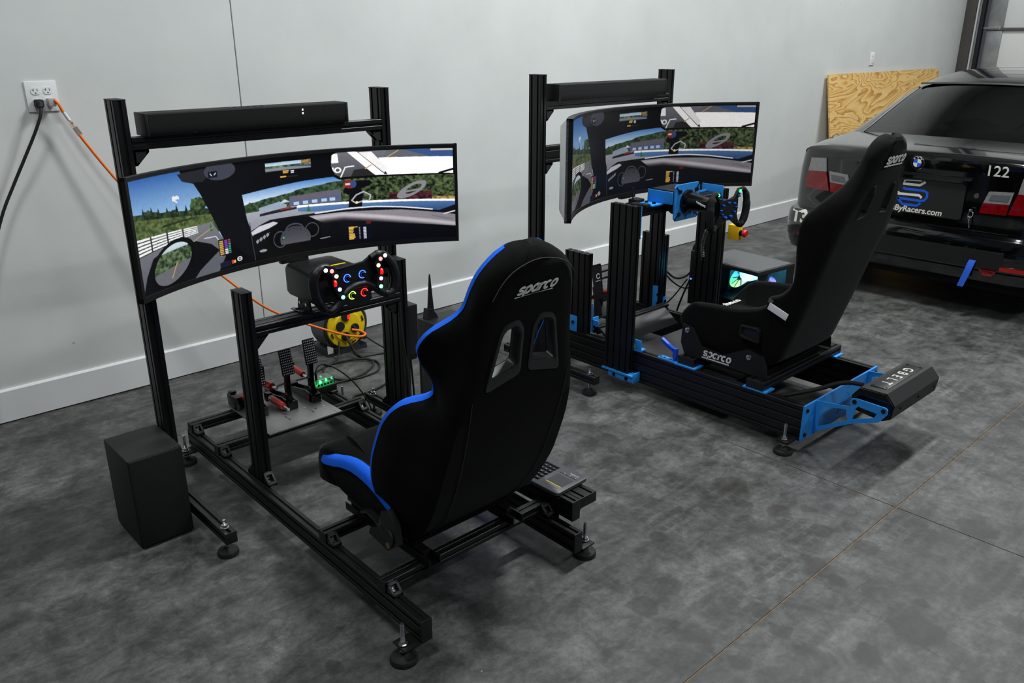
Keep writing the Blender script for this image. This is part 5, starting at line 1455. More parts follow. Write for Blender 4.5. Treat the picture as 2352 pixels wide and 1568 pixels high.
for H in (soft(H2), soft([(-u, v) for u, v in reversed(H2)])):
    cbm = MB(); cbm.loft([[(XS + u, yb(v) - .08, v) for u, v in H], [(XS + u, yb(v) + .16, v + .04) for u, v in H]])
    cut = mk('cut', cbm, FAB, None, smooth=0)
    md = shell.modifiers.new('b', 'BOOLEAN'); md.operation = 'DIFFERENCE'; md.object = cut; md.solver = 'EXACT'
    bpy.context.view_layer.update()
    me = bpy.data.meshes.new_from_object(shell.evaluated_get(bpy.context.evaluated_depsgraph_get()))
    shell.modifiers.clear(); old = shell.data; shell.data = me
    bpy.data.meshes.remove(old); bpy.data.objects.remove(cut, do_unlink=True)
    fr_ = MB(); cx = sum(q[0] for q in H) / len(H); cz = sum(q[1] for q in H) / len(H)
    def sc(q, s, off): u, v = cx + (q[0] - cx) * s, cz + (q[1] - cz) * s; return (XS + u, yb(v) + off, v - off * .27)
    fr_.loft([[sc(q, 1.16, -.004), sc(q, 1.10, -.013), sc(q, .98, -.010), sc(q, .94, .05), sc(q, 1.0, .05), sc(q, 1.04, -.002)] for q in H], closed_path=True)
    mk('slot_bezel', fr_, mat('bezel_satin', (44, 45, 46), .32), shell, smooth=40)
lg = MB(); sparco(lg, frame((XS + .0, yb(1.195) - .0125, 1.195), (1, 0, 0), (0, -.26, .97)), .16, .0012); mk('logo', lg, WPRINT, shell, smooth=0)
# knee cushion with logo, lumbar pads
b_ = MB(); b_.loft([[(XS + u * s, y, z + q) for u, q in ((-.17, .0), (-.16, .045), (-.08, .068), (0, .072), (.08, .068), (.16, .045), (.17, 0))] for y, z, s in ((1.80, .335, .9), (1.92, .34, 1), (2.05, .345, 1), (2.13, .350, .98), (2.165, .335, .9))]); cu = mk('cushion', b_, FAB, seat2, smooth=50)
lg = MB(); sparco(lg, frame((XS + .08, 2.135, .4205), (1, 0, 0), (0, -1, .02)), .13, .0015, rule=False); mk('logo', lg, WPRINT, cu, smooth=0)
# side brackets with logo and bolts
for s in (-1, 1):
    x = XS + s * .288
    x0, x1 = (x - .004, x + .0)
    b_ = MB(); b_.prism([(2.13, .2475), (1.695, .2475), (1.70, .30), (1.72, .345), (1.80, .36), (1.92, .30), (2.04, .31), (2.09, .385), (2.15, .395), (2.155, .30)], 'x', x - .004, x + .0005)
    br = mk('side_bracket', b_, mat('bracket_black', (7, 7, 8), .75), seat2, smooth=20)
    b_ = MB(); b_.box(min(x, x - s * .035), max(x, x - s * .035), 1.695, 2.13, .2475, .2525, .001); mk('bracket_flange', b_, MATS['bracket_black'], br)
    b_ = MB()
    for (y, z) in ((2.122, .368), (1.790, .325)): b_.rev([((x - .004 if s < 0 else x + .0005, y, z), .014), ((x + s * .006 - (.004 if s < 0 else -.0005), y, z), .012), ((x + s * .009 - (.004 if s < 0 else -.0005), y, z), .006)], 14)
    mk('bolt', b_, CHROME, br)
    if s < 0:
        lg = MB(); sparco(lg, frame((x - .0042, 1.955, .277), (0, -1, 0), (0, 0, 1)), .150, .0008); mk('logo', lg, WPRINT, br, smooth=0)
    # belt slot in the shell's flank
    fx = XS + s * .292
    b_ = MB(); b_.loft([[(fx + s * o, 1.80 + y * k, .43 + z * k) for y, z in ((-.05, -.03), (.035, -.022), (.05, -.01), (.045, .035), (-.035, .04), (-.05, .028))] for o, k in ((-.012, 1.0), (.004, .98), (.006, .86), (-.006, .74))]); mk('belt_slot', b_, mat('slot_plastic', (20, 20, 21), .5), shell, smooth=40)
b_ = MB(); b_.M = frame((3.0825, 1.672, .566), (0, -.94, -.34), (0, -.34, .94)); b_.box(-.050, .046, -.016, .016, 0, .002, .0008); tgo = mk('label_tag', b_, mat('label_white', (240, 240, 242), .6), seat2)
b_ = MB(); b_.M = frame((3.0822, 1.672, .566), (0, -.94, -.34), (0, -.34, .94))
for k in range(10): b_.box(.012 + k * .003, .012 + k * .003 + (.0018 if k % 3 else .0009), -.010, .002, -.0006, -.0002)
for k in range(3): b_.box(-.045, -.01 + .01 * (k == 1), .001 + k * .005, .0025 + k * .005, -.0006, -.0002)
b_.box(-.060, -.040, .012, .030, -.0008, -.0003); mk('label_print', b_, mat('label_ink', (96, 96, 104), .7), tgo, smooth=0)

# ================================================================= wheel base two
w2 = thing('wheel_base', 'round black wheel motor behind a square blue mounting plate', 'wheel base', (3.32, 2.40, .9))
P = [(3.225, .84), (3.24, .825), (3.405, .825), (3.418, .838), (3.418, .985), (3.404, .998), (3.238, .998), (3.225, .985)]
b_ = MB(); b_.prism(P, 'y', 2.342, 2.350); fpl = mk('front_plate', b_, BLUEM, w2, smooth=20)
for (x, z, dx, dz) in ((3.255, .965, -1, 1), (3.388, .965, 1, 1), (3.255, .858, -1, -1), (3.388, .858, 1, -1)):
    b_ = MB(); b_.cyl((x, 2.342, z), (x, 2.332, z), .0095, n=12)
    b_.M = frame((x, 2.3415, z), (dx, 0, dz), (0, -1, 0)); b_.box(.006, .036, -.001, .001, -.0035, .0035); b_.M = None
    mk('bolt', b_, GLOSS, fpl)
b_ = MB(); b_.box(3.240, 3.404, 2.3505, 2.50, .903, .968, .006); b_.rev([((3.322, 2.3505, .912), .072), ((3.322, 2.41, .912), .072)], 30); mk('motor_body', b_, PLAS, w2)
for (x0, x1, wx) in ((3.135, 3.222, 3.216), (3.421, 3.508, 3.422)):
    b_ = MB(); b_.box(x0, x1, 2.405, 2.50, .8985, .9065, .001); b_.box(wx, wx + .006, 2.352, 2.50, .85 if False else .9065, .965, .001)
    sb = mk('side_bracket', b_, BLUEM, w2)
    k = MB()
    for y in (2.43, 2.475): k.cyl(((x0 + x1) / 2, y, .9065), ((x0 + x1) / 2, y, .9145), .009, n=12)
    mk('bolt', k, GLOSS, sb)
b_ = MB(); b_.rev([((3.322, 2.342, .912), .058), ((3.322, 2.325, .912), .058), ((3.322, 2.315, .912), .046), ((3.322, 2.24, .912), .036), ((3.322, 2.155, .912), .034), ((3.322, 2.145, .912), .040), ((3.322, 2.125, .912), .040)], 32); hub = mk('shaft_hub', b_, GLOSS, w2, smooth=40)
b_ = MB()
for k in range(9):
    a = R_(196 - 2.6 * k); hh = .0035 if k % 2 else .005
    b_.M = frame((3.322 + .0385 * math.cos(a), 2.262 - .006 * k, .912 - .0385 * math.sin(a)), (0, -1, 0), (-.1, 0, 1)); b_.box(-.0018, .0022, -hh, hh, -.002, .001)
b_.M = None
mk('print_marks', b_, WPRINT, hub, smooth=0)

s2 = thing('steering_wheel', 'open black sim wheel with two grips and small blue and green lights', 'steering wheel', (3.288, 2.09, .91))
GRIP = mat('suede_black', (17, 17, 18), .9, bump=.3, bscale=500)
for s in (-1, 1):
    b_ = MB(); b_.tube([(3.288 + s * u, 2.095 + dy, z) for u, z, dy in ((.085, .985, .0), (.112, .995, -.002), (.135, .975, -.005), (.145, .93, -.008), (.143, .885, -.008), (.130, .845, -.006), (.108, .828, -.002), (.085, .845, .0))], [.010, .012, .0155, .018, .018, .0165, .013, .010], 12)
    mk('grip', b_, GRIP, s2, smooth=60)
b_ = MB(); b_.prism([(3.288 + u, z) for u, z in ((-.10, .998), (-.075, 1.0), (-.045, .958), (.045, .958), (.078, 1.0), (.105, 1.003), (.10, .985), (.068, .945), (.066, .90), (.085, .86), (.10, .838), (.088, .826), (.045, .853), (.02, .862), (-.02, .862), (-.045, .853), (-.088, .826), (-.10, .838), (-.085, .86), (-.066, .90), (-.068, .945), (-.10, .985))], 'y', 2.090, 2.102)
fp2 = mk('faceplate', b_, mat('carbon_black', (16, 16, 18), .3), s2, smooth=20)
b_ = MB(); b_.box(3.24, 3.39, 2.103, 2.13, .875, .95, .006); mk('button_housing', b_, PLAS, s2)
LEDG = mat('led_bright_green', (40, 255, 90), .5, emit=(50, 255, 100), estr=5); LEDB = mat('blue_anodised', (14, 92, 190), .3, .5)
for s in (-1, 1):
    b_ = MB(); b_.rev([((3.288 + s * .088, 2.0905, .988), .008), ((3.288 + s * .088, 2.085, .988), .0065)], 14); o = mk('button', b_, LEDG, s2); o['label'] = 'green lit button'
for (u, z, r) in ((-.075, .968, .007), (.075, .968, .007), (-.045, .935, .009), (.045, .935, .009), (-.05, .895, .009), (.05, .895, .009), (-.022, .876, .013), (.022, .876, .013), (0, .942, .010), (-.062, .915, .006), (.062, .915, .006)):
    r *= .72; b_ = MB(); b_.rev([((3.288 + u, 2.0905, z), r), ((3.288 + u, 2.081, z), r * .9), ((3.288 + u, 2.079, z), r * .6)], 14); o = mk('knob', b_, LEDB, s2); o['label'] = 'blue metal knob'
for s in (-1, 1):
    b_ = MB(); b_.prism([(3.288 + s * .05, .95), (3.288 + s * .12, .965), (3.288 + s * .12, .87), (3.288 + s * .05, .885)], 'y', 2.122, 2.126); mk('shift_paddle', b_, mat('carbon_black', (16, 16, 18), .3), s2)

# emergency stop
es = thing('emergency_stop', 'yellow emergency stop box with a red mushroom button on the right upright', 'switch', (3.78, 2.35, .645))
b_ = MB(); b_.box(3.7580, 3.800, 2.316, 2.380, .652, .732, .005); mk('box', b_, YEL, es)
b_ = MB(); b_.rev([((3.780, 2.316, .692), .017), ((3.780, 2.302, .692), .015)], 18); mk('collar', b_, GLOSS, es)
b_ = MB(); b_.rev([((3.780, 2.302, .692), .014), ((3.780, 2.294, .692), .020), ((3.780, 2.285, .692), .020), ((3.780, 2.280, .692), .016)], 22); mk('mushroom_button', b_, REDP, es, smooth=40)
# things lying on the deck
rm = thing('remote_control', 'small black remote control lying on top of the left upright', 'remote', (3.11, 2.47, .9))
b_ = MB(); b_.M = Matrix.Translation((3.100, 2.462, .8985)) @ Matrix.Rotation(R_(12), 4, 'Z'); b_.box(-.022, .022, -.055, .035, 0, .016, .004); mk('body', b_, PLAS, rm)
b_ = MB(); b_.M = Matrix.Translation((3.100, 2.462, .8985)) @ Matrix.Rotation(R_(12), 4, 'Z')
for i in range(3):
    for j in range(5): b_.cyl((-.012 + i * .012, -.045 + j * .016, .016), (-.012 + i * .012, -.045 + j * .016, .0178), .0042, n=8)
mk('buttons', b_, DGREY, rm)
rt = thing('radio_receiver', 'tiny black receiver with a stub antenna on the wheel deck', 'receiver', (3.2, 2.46, .8985))
b_ = MB(); b_.box(3.085 + .06, 3.085 + .12, 2.508, 2.56, .8985, .918, .003); mk('body', b_, PLAS, rt)
b_ = MB(); b_.cyl((3.150, 2.535, .918), (3.148, 2.540, .975), .0035, n=8); mk('antenna', b_, RUB, rt)
rt.location = (3.175, 2.53, .8985)
for ch in rt.children:
    ch.location = Vector((3.2, 2.46, .8985)) - Vector(rt.location)
b_ = MB(); b_.box(3.13, 3.22, 2.5005, 2.565, .890, .8983, .001); mk('deck_shelf', b_, ALU, F2)
# coiled wheel cable
pts = []
for k in range(110):
    t = k / 109; a = k * .95
    pts.append((3.228 - .012 * t + .0095 * math.cos(a), 2.155 + .012 * math.sin(t * 3) + .0095 * math.sin(a) * .5, .815 - .125 * t + .003 * math.sin(a)))
b_ = MB(); b_.tube([(3.25, 2.13, .86), (3.238, 2.145, .83)] + pts + [(3.222, 2.165, .672)], .0023, 6, sub=2)
tag(mk('coiled_cable', b_, mat('cable_grey', (70, 72, 74), .4), None, smooth=60, origin=(3.25, 2.13, .86)), 'grey coiled cable dangling under the open sim wheel', 'cable')
# pedals two
p2 = thing('pedal_set', 'black pedals with a round white emblem inside the blue-trimmed frame', 'pedals', (3.36, 2.9, .2))
b_ = MB(); b_.box(3.20, 3.56, 2.84, 3.02, .2003, .206, .001); mk('base_plate', b_, PLAS, p2)
for i, x in enumerate((3.325, 3.47)):
    b_ = MB(); b_.prism([(2.86, .2065), (2.90, .2065), (2.905, .29), (2.92, .36), (2.905, .36), (2.885, .29)], 'x', x - .012, x + .012); mk('pedal_arm', b_, PLAS, p2)
    M = frame((x, 2.893, .395), (1, 0, 0), (0, .16, 1))
    b_ = MB(); b_.M = M; b_.prism([(-.030, .095), (.030, .095), (.036, .08), (.030, -.10), (-.030, -.10), (-.036, .08)], 'z', -.005, .004); fc = mk('pedal_face', b_, mat('pedal2_black', (20, 20, 21), .5), p2)
    b_ = MB(); b_.M = M
    ribbon(b_, [(.002 + .013 * math.cos(R_(20 + 320 * q / 16)), .03 + .013 * math.sin(R_(20 + 320 * q / 16))) for q in range(17)], .005, .0046); b_.box(-.022, .022, .003, .006, .004, .0046)
    mk('emblem', b_, WPRINT, fc, smooth=0)
    b_ = MB(); b_.cyl((x, 2.92, .30), (x, 3.02, .28), .012, n=14); q = mk('damper', b_, RED, p2)
    b_ = MB(); b_.box(x - .02, x + .02, 2.99, 3.02, .206, .30, .003); mk('damper_post', b_, PLAS, p2)
for z in (.39, .43):
    b_ = MB(); b_.cyl((3.36, 2.93, z), (3.60, 2.93, z), .006, n=10); mk('tie_rod', b_, PLAS, p2)

# ================================================================= computer two with coloured fans
pc2 = thing('computer_tower', 'glass sided tower case with glowing rainbow fans beside the bucket seat', 'computer', (4.13, 2.48, 0))
def B2(name, m, *boxes, parent=pc2, c=.002):
    b_ = MB()
    b_.M = Matrix.Translation((4.13, 2.48, 0)) @ Matrix.Rotation(R_(-6), 4, 'Z')
    for q in boxes: b_.box(*q, c)
    return mk(name, b_, m, parent)
hx, hy, hz = .165, .215, .452
B2('top_panel', mat('case_satin', (36, 36, 37), .4), (-hx, hx, -hy, hy, hz - .022, hz)); B2('base_panel', PLAS, (-hx, hx, -hy, hy, .02, .05))
B2('dust_filter', mat('filter_grey', (78, 79, 80), .6, bump=.4, bscale=900), (-hx + .012, hx - .012, -hy + .012, hy - .012, hz + .0002, hz + .002))
B2('rear_panel', PLAS, (hx - .008, hx - .0002, -hy, hy, .0502, hz - .0222)); B2('corner_post', PLAS, (-hx, -hx + .012, hy - .012, hy, .0502, hz - .0222))
B2('far_panel', PLAS, (-hx + .0125, hx - .0085, hy - .01, hy, .0502, hz - .0222)); B2('front_frame', PLAS, (hx - .07, hx - .0085, -hy, -hy + .008, .0502, hz - .0222))
B2('feet', RUB, (-hx + .02, -hx + .05, -hy + .02, -hy + .05, 0, .02), (hx - .05, hx - .02, -hy + .02, -hy + .05, 0, .02), (-hx + .02, -hx + .05, hy - .05, hy - .02, 0, .02), (hx - .05, hx - .02, hy - .05, hy - .02, 0, .02))
gl = mat('tinted_glass', (150, 200, 215), .05, trans=1.0)
B2('glass_side', gl, (-hx, -hx + .004, -hy, hy - .0125, .0502, hz - .0222)); B2('glass_front', gl, (-hx + .0045, hx - .0705, -hy, -hy + .004, .0502, hz - .0222))
B2('mainboard', mat('board_teal', (14, 52, 62), .35, emit=(10, 90, 110), estr=.5, var=.5, vscale=30), (hx - .022, hx - .0085, -hy + .02, hy - .02, .09, hz - .04))
B2('graphics_card', PLAS, (-hx + .06, hx - .023, -hy + .05, hy - .06, .20, .235)); B2('power_shroud', PLAS, (-hx + .006, hx - .023, -hy + .01, hy - .012, .0505, .12))
def fan_mat():
    m, nt, b = nodes_of('rainbow_fan')
    tc = N(nt, 'ShaderNodeTexCoord'); sp = N(nt, 'ShaderNodeSeparateXYZ'); nt.links.new(tc.outputs['Object'], sp.inputs[0])
    an = math_n(nt, 'ARCTAN2', sp.outputs[2], sp.outputs[0]); f = math_n(nt, 'ADD', math_n(nt, 'DIVIDE', an, 6.2832), .5)
    c = ramp(nt, f, [(0.0, lin((120, 255, 150))), (.2, lin((255, 240, 150))), (.42, lin((255, 200, 235))), (.6, lin((170, 140, 255))), (.8, lin((70, 160, 255))), (1.0, lin((120, 255, 150)))])
    nt.links.new(c, b.inputs['Emission Color']); b.inputs['Emission Strength'].default_value = 2.2; b.inputs['Base Color'].default_value = (.1, .1, .1, 1)
    return m
FANM = fan_mat()
def fan(loc, r, rot):
    b_ = MB()
    ring = [[(R0 * math.cos(a), y, R0 * math.sin(a)) for a in [2 * math.pi * k / 36 for k in range(36)]] for R0, y in ((r * .30, -.004), (r * .92, -.004), (r * .92, .004), (r * .30, .004))]
    b_.loft(ring, closed_path=True)
    me_o = mk('fan_ring', b_, FANM, pc2, smooth=40)
    me_o.data.transform(Matrix.Translation(Vector(pc2.location))); me_o.location = Vector(loc) - Vector(pc2.location); me_o.rotation_euler = (0, 0, rot)
    b_ = MB(); b_.box(-r, r, .006, .022, -r, r, .004); fo = mk('fan_frame', b_, PLAS, me_o); fo.data.transform(Matrix.Translation(Vector(pc2.location)))
    b_ = MB(); b_.cyl((0, -.006, 0), (0, .006, 0), r * .28, n=20)
    for k in range(9):
        a = 2 * math.pi * k / 9; b_.M = Matrix.Rotation(a, 4, 'Y'); b_.box(r * .25, r * .88, -.0052, -.0045, -.002, .002)
    b_.M = None
    fo = mk('fan_blades', b_, mat('fan_dark', (14, 14, 16), .5), me_o); fo.data.transform(Matrix.Translation(Vector(pc2.location)))
fan((4.12, 2.535, .312), .050, R_(-6)); fan((4.17, 2.335, .315), .046, R_(-6))
ld = bpy.data.lights.new('fan_light', 'POINT'); ld.energy = .9; ld.color = (.25, .75, 1.0); ld.shadow_soft_size = .05
lo = bpy.data.objects.new('fan_light', ld); lo.location = (4.10, 2.46, .36); COL.objects.link(lo)

lead('black cable bundle sagging behind the blue-trimmed rig between its front posts', [(3.70, 2.83, .55), (3.74, 2.80, .45), (3.80, 2.72, .36), (3.86, 2.66, .40), (3.78, 2.60, .55), (3.745, 2.56, .60)], .006)
lead('thin black cable arcing from the front post to the right upright', [(3.68, 2.83, .62), (3.76, 2.78, .40), (3.84, 2.70, .30), (3.86, 2.62, .34), (3.80, 2.58, .46), (3.77, 2.56, .52)], .0045)
lead('black cable dropping in a loop to the floor beside the right upright', [(3.80, 2.60, .42), (3.78, 2.64, .30), (3.80, 2.70, .15), (3.84, 2.74, .03), (3.92, 2.74, .006), (4.05, 2.80, .006), (4.2, 2.9, .006)], .0055)
lead('thin cable running down behind the right base rail', [(3.83, 2.66, .36), (3.80, 2.75, .22), (3.80, 2.88, .10), (3.82, 3.0, .01), (3.9, 3.2, .006)], .004)
hb_ = thing('usb_hub', 'slim black hub with a tiny blue light on the right upright', 'hub', (3.74, 2.565, .30))
b_ = MB(); b_.box(3.722, 3.752, 2.5505, 2.575, .26, .56, .003); mk('body', b_, PLAS, hb_)
b_ = MB(); b_.box(3.7205, 3.7222, 2.558, 2.566, .40, .408); mk('status_light', b_, mat('led_blue', (40, 60, 255), .5, emit=(50, 80, 255), estr=6), hb_)
# ================================================================= parked car, tail towards the rigs
YC = 2.14
PAINT = mat('black_car_paint', (4, 4, 5), .10, coat=1.0, spec=.5)
TRIMB = mat('bumper_trim', (9, 9, 10), .5)
UNDER = mat('underbody_black', (8, 8, 8), .9)
car = thing('car', 'black two door race car with red tail lights parked beyond the rigs', 'car', (7.8, YC, 0))
# (x, z, half width, wrap depth, wrap direction angle: 0 = forward, 90 = down)
CS = [(5.66, .195, .80, .30, 0), (5.52, .205, .84, .32, 0), (5.462, .235, .866, .34, 0), (5.440, .29, .882, .36, 0), (5.436, .315, .884, .36, 0), (5.428, .325, .888, .36, 0), (5.424, .42, .892, .36, 0), (5.428, .485, .888, .36, 0), (5.440, .512, .882, .35, 0), (5.470, .522, .874, .34, 0),
      (5.492, .526, .868, .33, 0), (5.494, .545, .866, .33, 0), (5.486, .60, .864, .33, 0), (5.480, .70, .860, .33, 0), (5.474, .80, .852, .33, 4), (5.470, .88, .838, .32, 8), (5.464, .935, .822, .30, 16), (5.468, .958, .812, .27, 30), (5.490, .975, .805, .22, 55), (5.54, .985, .80, .17, 74), (5.66, .998, .80, .14, 84), (5.86, 1.016, .805, .12, 88), (6.03, 1.030, .81, .11, 89)]
NE = 7.0
def wrap(u):
    s_ = min(abs(u), 1.0) ** (NE / 2); c_ = math.sqrt(max(0, 1 - s_ * s_)); return 1 - c_ ** (2 / NE)
us = sorted(set([-q for q in (1, .995, .985, .97, .945, .91, .86, .8, .72, .62, .5, .36, .2)] + [0] + [1, .995, .985, .97, .945, .91, .86, .8, .72, .62, .5, .36, .2]))
rings = []
for (x, z, w_, dp, an) in CS:
    a = R_(an); r_ = []
    for u in us:
        o = dp * wrap(u) + .022 * u * u * (1 if an < 45 else .6)
        r_.append((x + math.cos(a) * o, YC + u * w_, z - math.sin(a) * o))
    rings.append(r_)
b_ = MB(); b_.loft(rings, closed_ring=False, cap=False)
mk('rear_body', b_, PAINT, car, smooth=38)
def fx(y, z, off=.003):
    """surface of the tail at (y, z)"""
    u = abs(y - YC)
    for i in range(len(CS) - 1):
        z0, z1 = CS[i][1], CS[i + 1][1]
        if z0 <= z <= z1:
            t = (z - z0) / (z1 - z0)
            x = CS[i][0] * (1 - t) + CS[i + 1][0] * t; w_ = CS[i][2] * (1 - t) + CS[i + 1][2] * t; dp = CS[i][3] * (1 - t) + CS[i + 1][3] * t
            q = u / w_
            return x + dp * wrap(q) + .022 * q * q - off
    return 5.47
def patch(q4, off, thick, n=8):
    """plate laid over the tail; corners (y, z) clockwise"""
    b_ = MB(); top = []; bot = []
    for j in range(n + 1):
        for i in range(n + 1):
            s_, t = i / n, j / n
            y = (q4[0][0] * (1 - s_) + q4[1][0] * s_) * (1 - t) + (q4[3][0] * (1 - s_) + q4[2][0] * s_) * t
            z = (q4[0][1] * (1 - s_) + q4[1][1] * s_) * (1 - t) + (q4[3][1] * (1 - s_) + q4[2][1] * s_) * t
            top.append((fx(y, z, off + thick), y, z)); bot.append((fx(y, z, off), y, z))
    m = n + 1; k = m * m
    fs = [(j * m + i, j * m + i + 1, (j + 1) * m + i + 1, (j + 1) * m + i) for j in range(n) for i in range(n)]
    fs += [tuple(q + k for q in reversed(f)) for f in fs]
    edge = [i for i in range(m)] + [m * j + n for j in range(1, m)] + [m * n + i for i in range(n - 1, -1, -1)] + [m * j for j in range(n - 1, 0, -1)]
    for a, c in zip(edge, edge[1:] + edge[:1]): fs.append((a, c, c + k, a + k))
    return b_.add(top + bot, fs)
LENS_R = mat('lens_red', (112, 5, 8), .12, coat=.6, var=.45, vscale=60)
LENS_C = mat('lens_clear', (126, 126, 124), .15, coat=.5, var=.15, vscale=50)
for s in (1, -1):
    f = lambda y: YC + s * (y - YC)
    L = patch([(f(2.865), .872), (f(2.750), .880), (f(2.738), .790), (f(2.880), .782)], .001, .012); o = mk('tail_light', L, LENS_C, car, smooth=30); o['label'] = 'clear upper lens of the corner tail light'
    L = patch([(f(2.880), .781), (f(2.738), .789), (f(2.705), .662), (f(2.895), .667)], .001, .012); o = mk('tail_light', L, LENS_R, car, smooth=30); o['label'] = 'red lens of the corner tail light'
    L = patch([(f(2.715), .795), (f(2.582), .786), (f(2.560), .715), (f(2.703), .722)], .001, .009); fo = mk('tail_light', L, LENS_C, car, smooth=30); fo['label'] = 'clear lens of the boot lid tail light'
    L = patch([(f(2.700), .776), (f(2.600), .770), (f(2.588), .735), (f(2.692), .738)], .010, .002); mk('reflector_bowl', L, mat('bowl_grey', (92, 94, 96), .3), fo, smooth=30)
    L = patch([(f(2.702), .721), (f(2.559), .714), (f(2.545), .652), (f(2.694), .656)], .001, .009); o = mk('tail_light', L, LENS_R, car, smooth=30); o['label'] = 'red lens of the boot lid tail light'
def strip_y(z0, z1, y0, y1, off, th, n=40):
    b_ = MB(); rr = []
    for k in range(n + 1):
        y = y0 + (y1 - y0) * k / n
        rr.append([(fx(y, z0, off), y, z0), (fx(y, z0, off + th), y, z0 + .001), (fx(y, z1, off + th), y, z1 - .001), (fx(y, z1, off), y, z1)])
    return b_.loft(rr)
mk('bumper_strip', strip_y(.452, .470, YC - .58, YC + .58, -.001, .006), PAINT, car, smooth=30)
mk('bumper_strip', strip_y(.300, .312, YC - .78, YC + .78, -.001, .010), PAINT, car, smooth=30)
mk('bumper_strip', strip_y(.225, .235, YC - .74, YC + .74, -.001, .010), PAINT, car, smooth=30)
mk('bumper_panel', strip_y(.330, .440, YC - .60, YC + .60, -.001, .003), TRIMB, car, smooth=30)
# boot lid shut lines
gp = MB()
for s in (1, -1):
    q = strip_y(.535, .538, YC + s * .02, YC + s * .58, .0, .0008); gp.add(q.v, q.f)
mk('shut_line', gp, UNDER, car, smooth=0)
# plate panel with logo and web address
f_ = MB(); P = []
y0, y1, z0, z1, r = 1.826, 2.454, .594, .812, .022
for (cy_, cz_, a0) in ((y1 - r, z1 - r, 0), (y0 + r, z1 - r, 90), (y0 + r, z0 + r, 180), (y1 - r, z0 + r, 270)):
    for k in range(5): P.append((cy_ + r * math.cos(R_(a0 + 22.5 * k)), cz_ + r * math.sin(R_(a0 + 22.5 * k))))
f_.prism(P, 'x', 5.4665, 5.476); pp = mk('plate_panel', f_, mat('plate_matte', (14, 15, 16), .55), car, smooth=20)
b_ = MB(); b_.prism([(5.44, .838), (5.478, .832), (5.478, .850), (5.452, .850)], 'y', 1.80, 2.48); mk('boot_handle', b_, PAINT, car, smooth=20)
LM = frame((5.4662, 0, 0), (0, -1, 0), (0, 0, 1))
def yz(L): return [(-q[0], q[1]) for q in L]
WH2 = mat('decal_white', (206, 204, 196), .5); BL2 = mat('decal_blue', (14, 84, 196), .45)
LOGO_W1 = [(2.195, .797), (2.205, .775), (2.10, .776), (2.069, .800)]; LOGO_W1b = [(2.193, .799), (2.093, .804)]
LOGO_B1 = [(2.202, .752), (2.186, .743), (2.070, .745), (2.048, .735), (2.046, .705), (2.060, .684), (2.083, .679), (2.228, .681)]
LOGO_B2 = [(2.228, .681), (2.189, .645), (2.098, .647), (2.079, .667)]
LOGO_W2 = [(2.224, .722), (2.228, .709), (2.095, .713), (2.077, .699)]
b_ = MB(); b_.M = LM
for L in (LOGO_W1, LOGO_W2): ribbon(b_, yz(L), .0155, .0008)
ribbon(b_, yz(LOGO_W1b), .006, .0008)
b_.M = None; mk('logo', b_, WH2, pp, smooth=0)
b_ = MB(); b_.M = LM
for L in (LOGO_B1, LOGO_B2): ribbon(b_, yz(L), .0155, .0008)
b_.M = None; mk('logo', b_, BL2, pp, smooth=0)
b_ = MB(); text_mb(b_, 'sByRacers.com', .052, frame((5.4662, 2.099, .618), (0, -1, 0), (0, 0, 1)), bold=.0012, shear=.12, depth=.0004); mk('lettering', b_, WH2, pp, smooth=0)
# roundel
em = MB(); em.rev([((5.4745, 2.137, .912), .043), ((5.466, 2.137, .912), .042), ((5.463, 2.137, .912), .039)], 32); eo = mk('emblem', em, CHROME, car, smooth=40)
em = MB(); em.cyl((5.4662, 2.137, .912), (5.4622, 2.137, .912), .0395, n=32); mk('ring', em, GLOSS, eo)
for k, m_ in ((0, WH2), (1, BL2), (2, WH2), (3, BL2)):
    em = MB(); em.prism([(2.137, .912)] + [(2.137 - .0255 * math.cos(R_(k * 90 + q * 11.25)), .912 + .0255 * math.sin(R_(k * 90 + q * 11.25))) for q in range(9)], 'x', 5.4608, 5.4622); mk('quadrant', em, m_, eo, smooth=0)
em = MB()
for ch, a in (('B', 130), ('M', 90), ('W', 50)):
    ra = R_(a); text_mb(em, ch, .014, frame((5.4621, 2.137 - .0325 * math.cos(ra), .912 + .0325 * math.sin(ra)), (0, -math.sin(ra), -math.cos(ra)), (0, -math.cos(ra), math.sin(ra))), bold=.0004, depth=.0003)
mk('lettering', em, WH2, eo, smooth=0)
def on_tail(body, size, y, z, m, bold=.0015, name='lettering', shear=0.0):
    b_ = MB(); text_mb(b_, body, size, frame((0, y, z), (0, -1, 0), (0, 0, 1)), bold=bold, depth=.0006, shear=shear)
    b_.v = [(fx(v[1], v[2], .0022) + v[0], v[1], v[2]) for v in b_.v]; return mk(name, b_, m, car, smooth=0)
on_tail('122', .088, 1.674, .905, WH2, .0008); on_tail('T3', .122, 2.884, .462, WH2, .005)
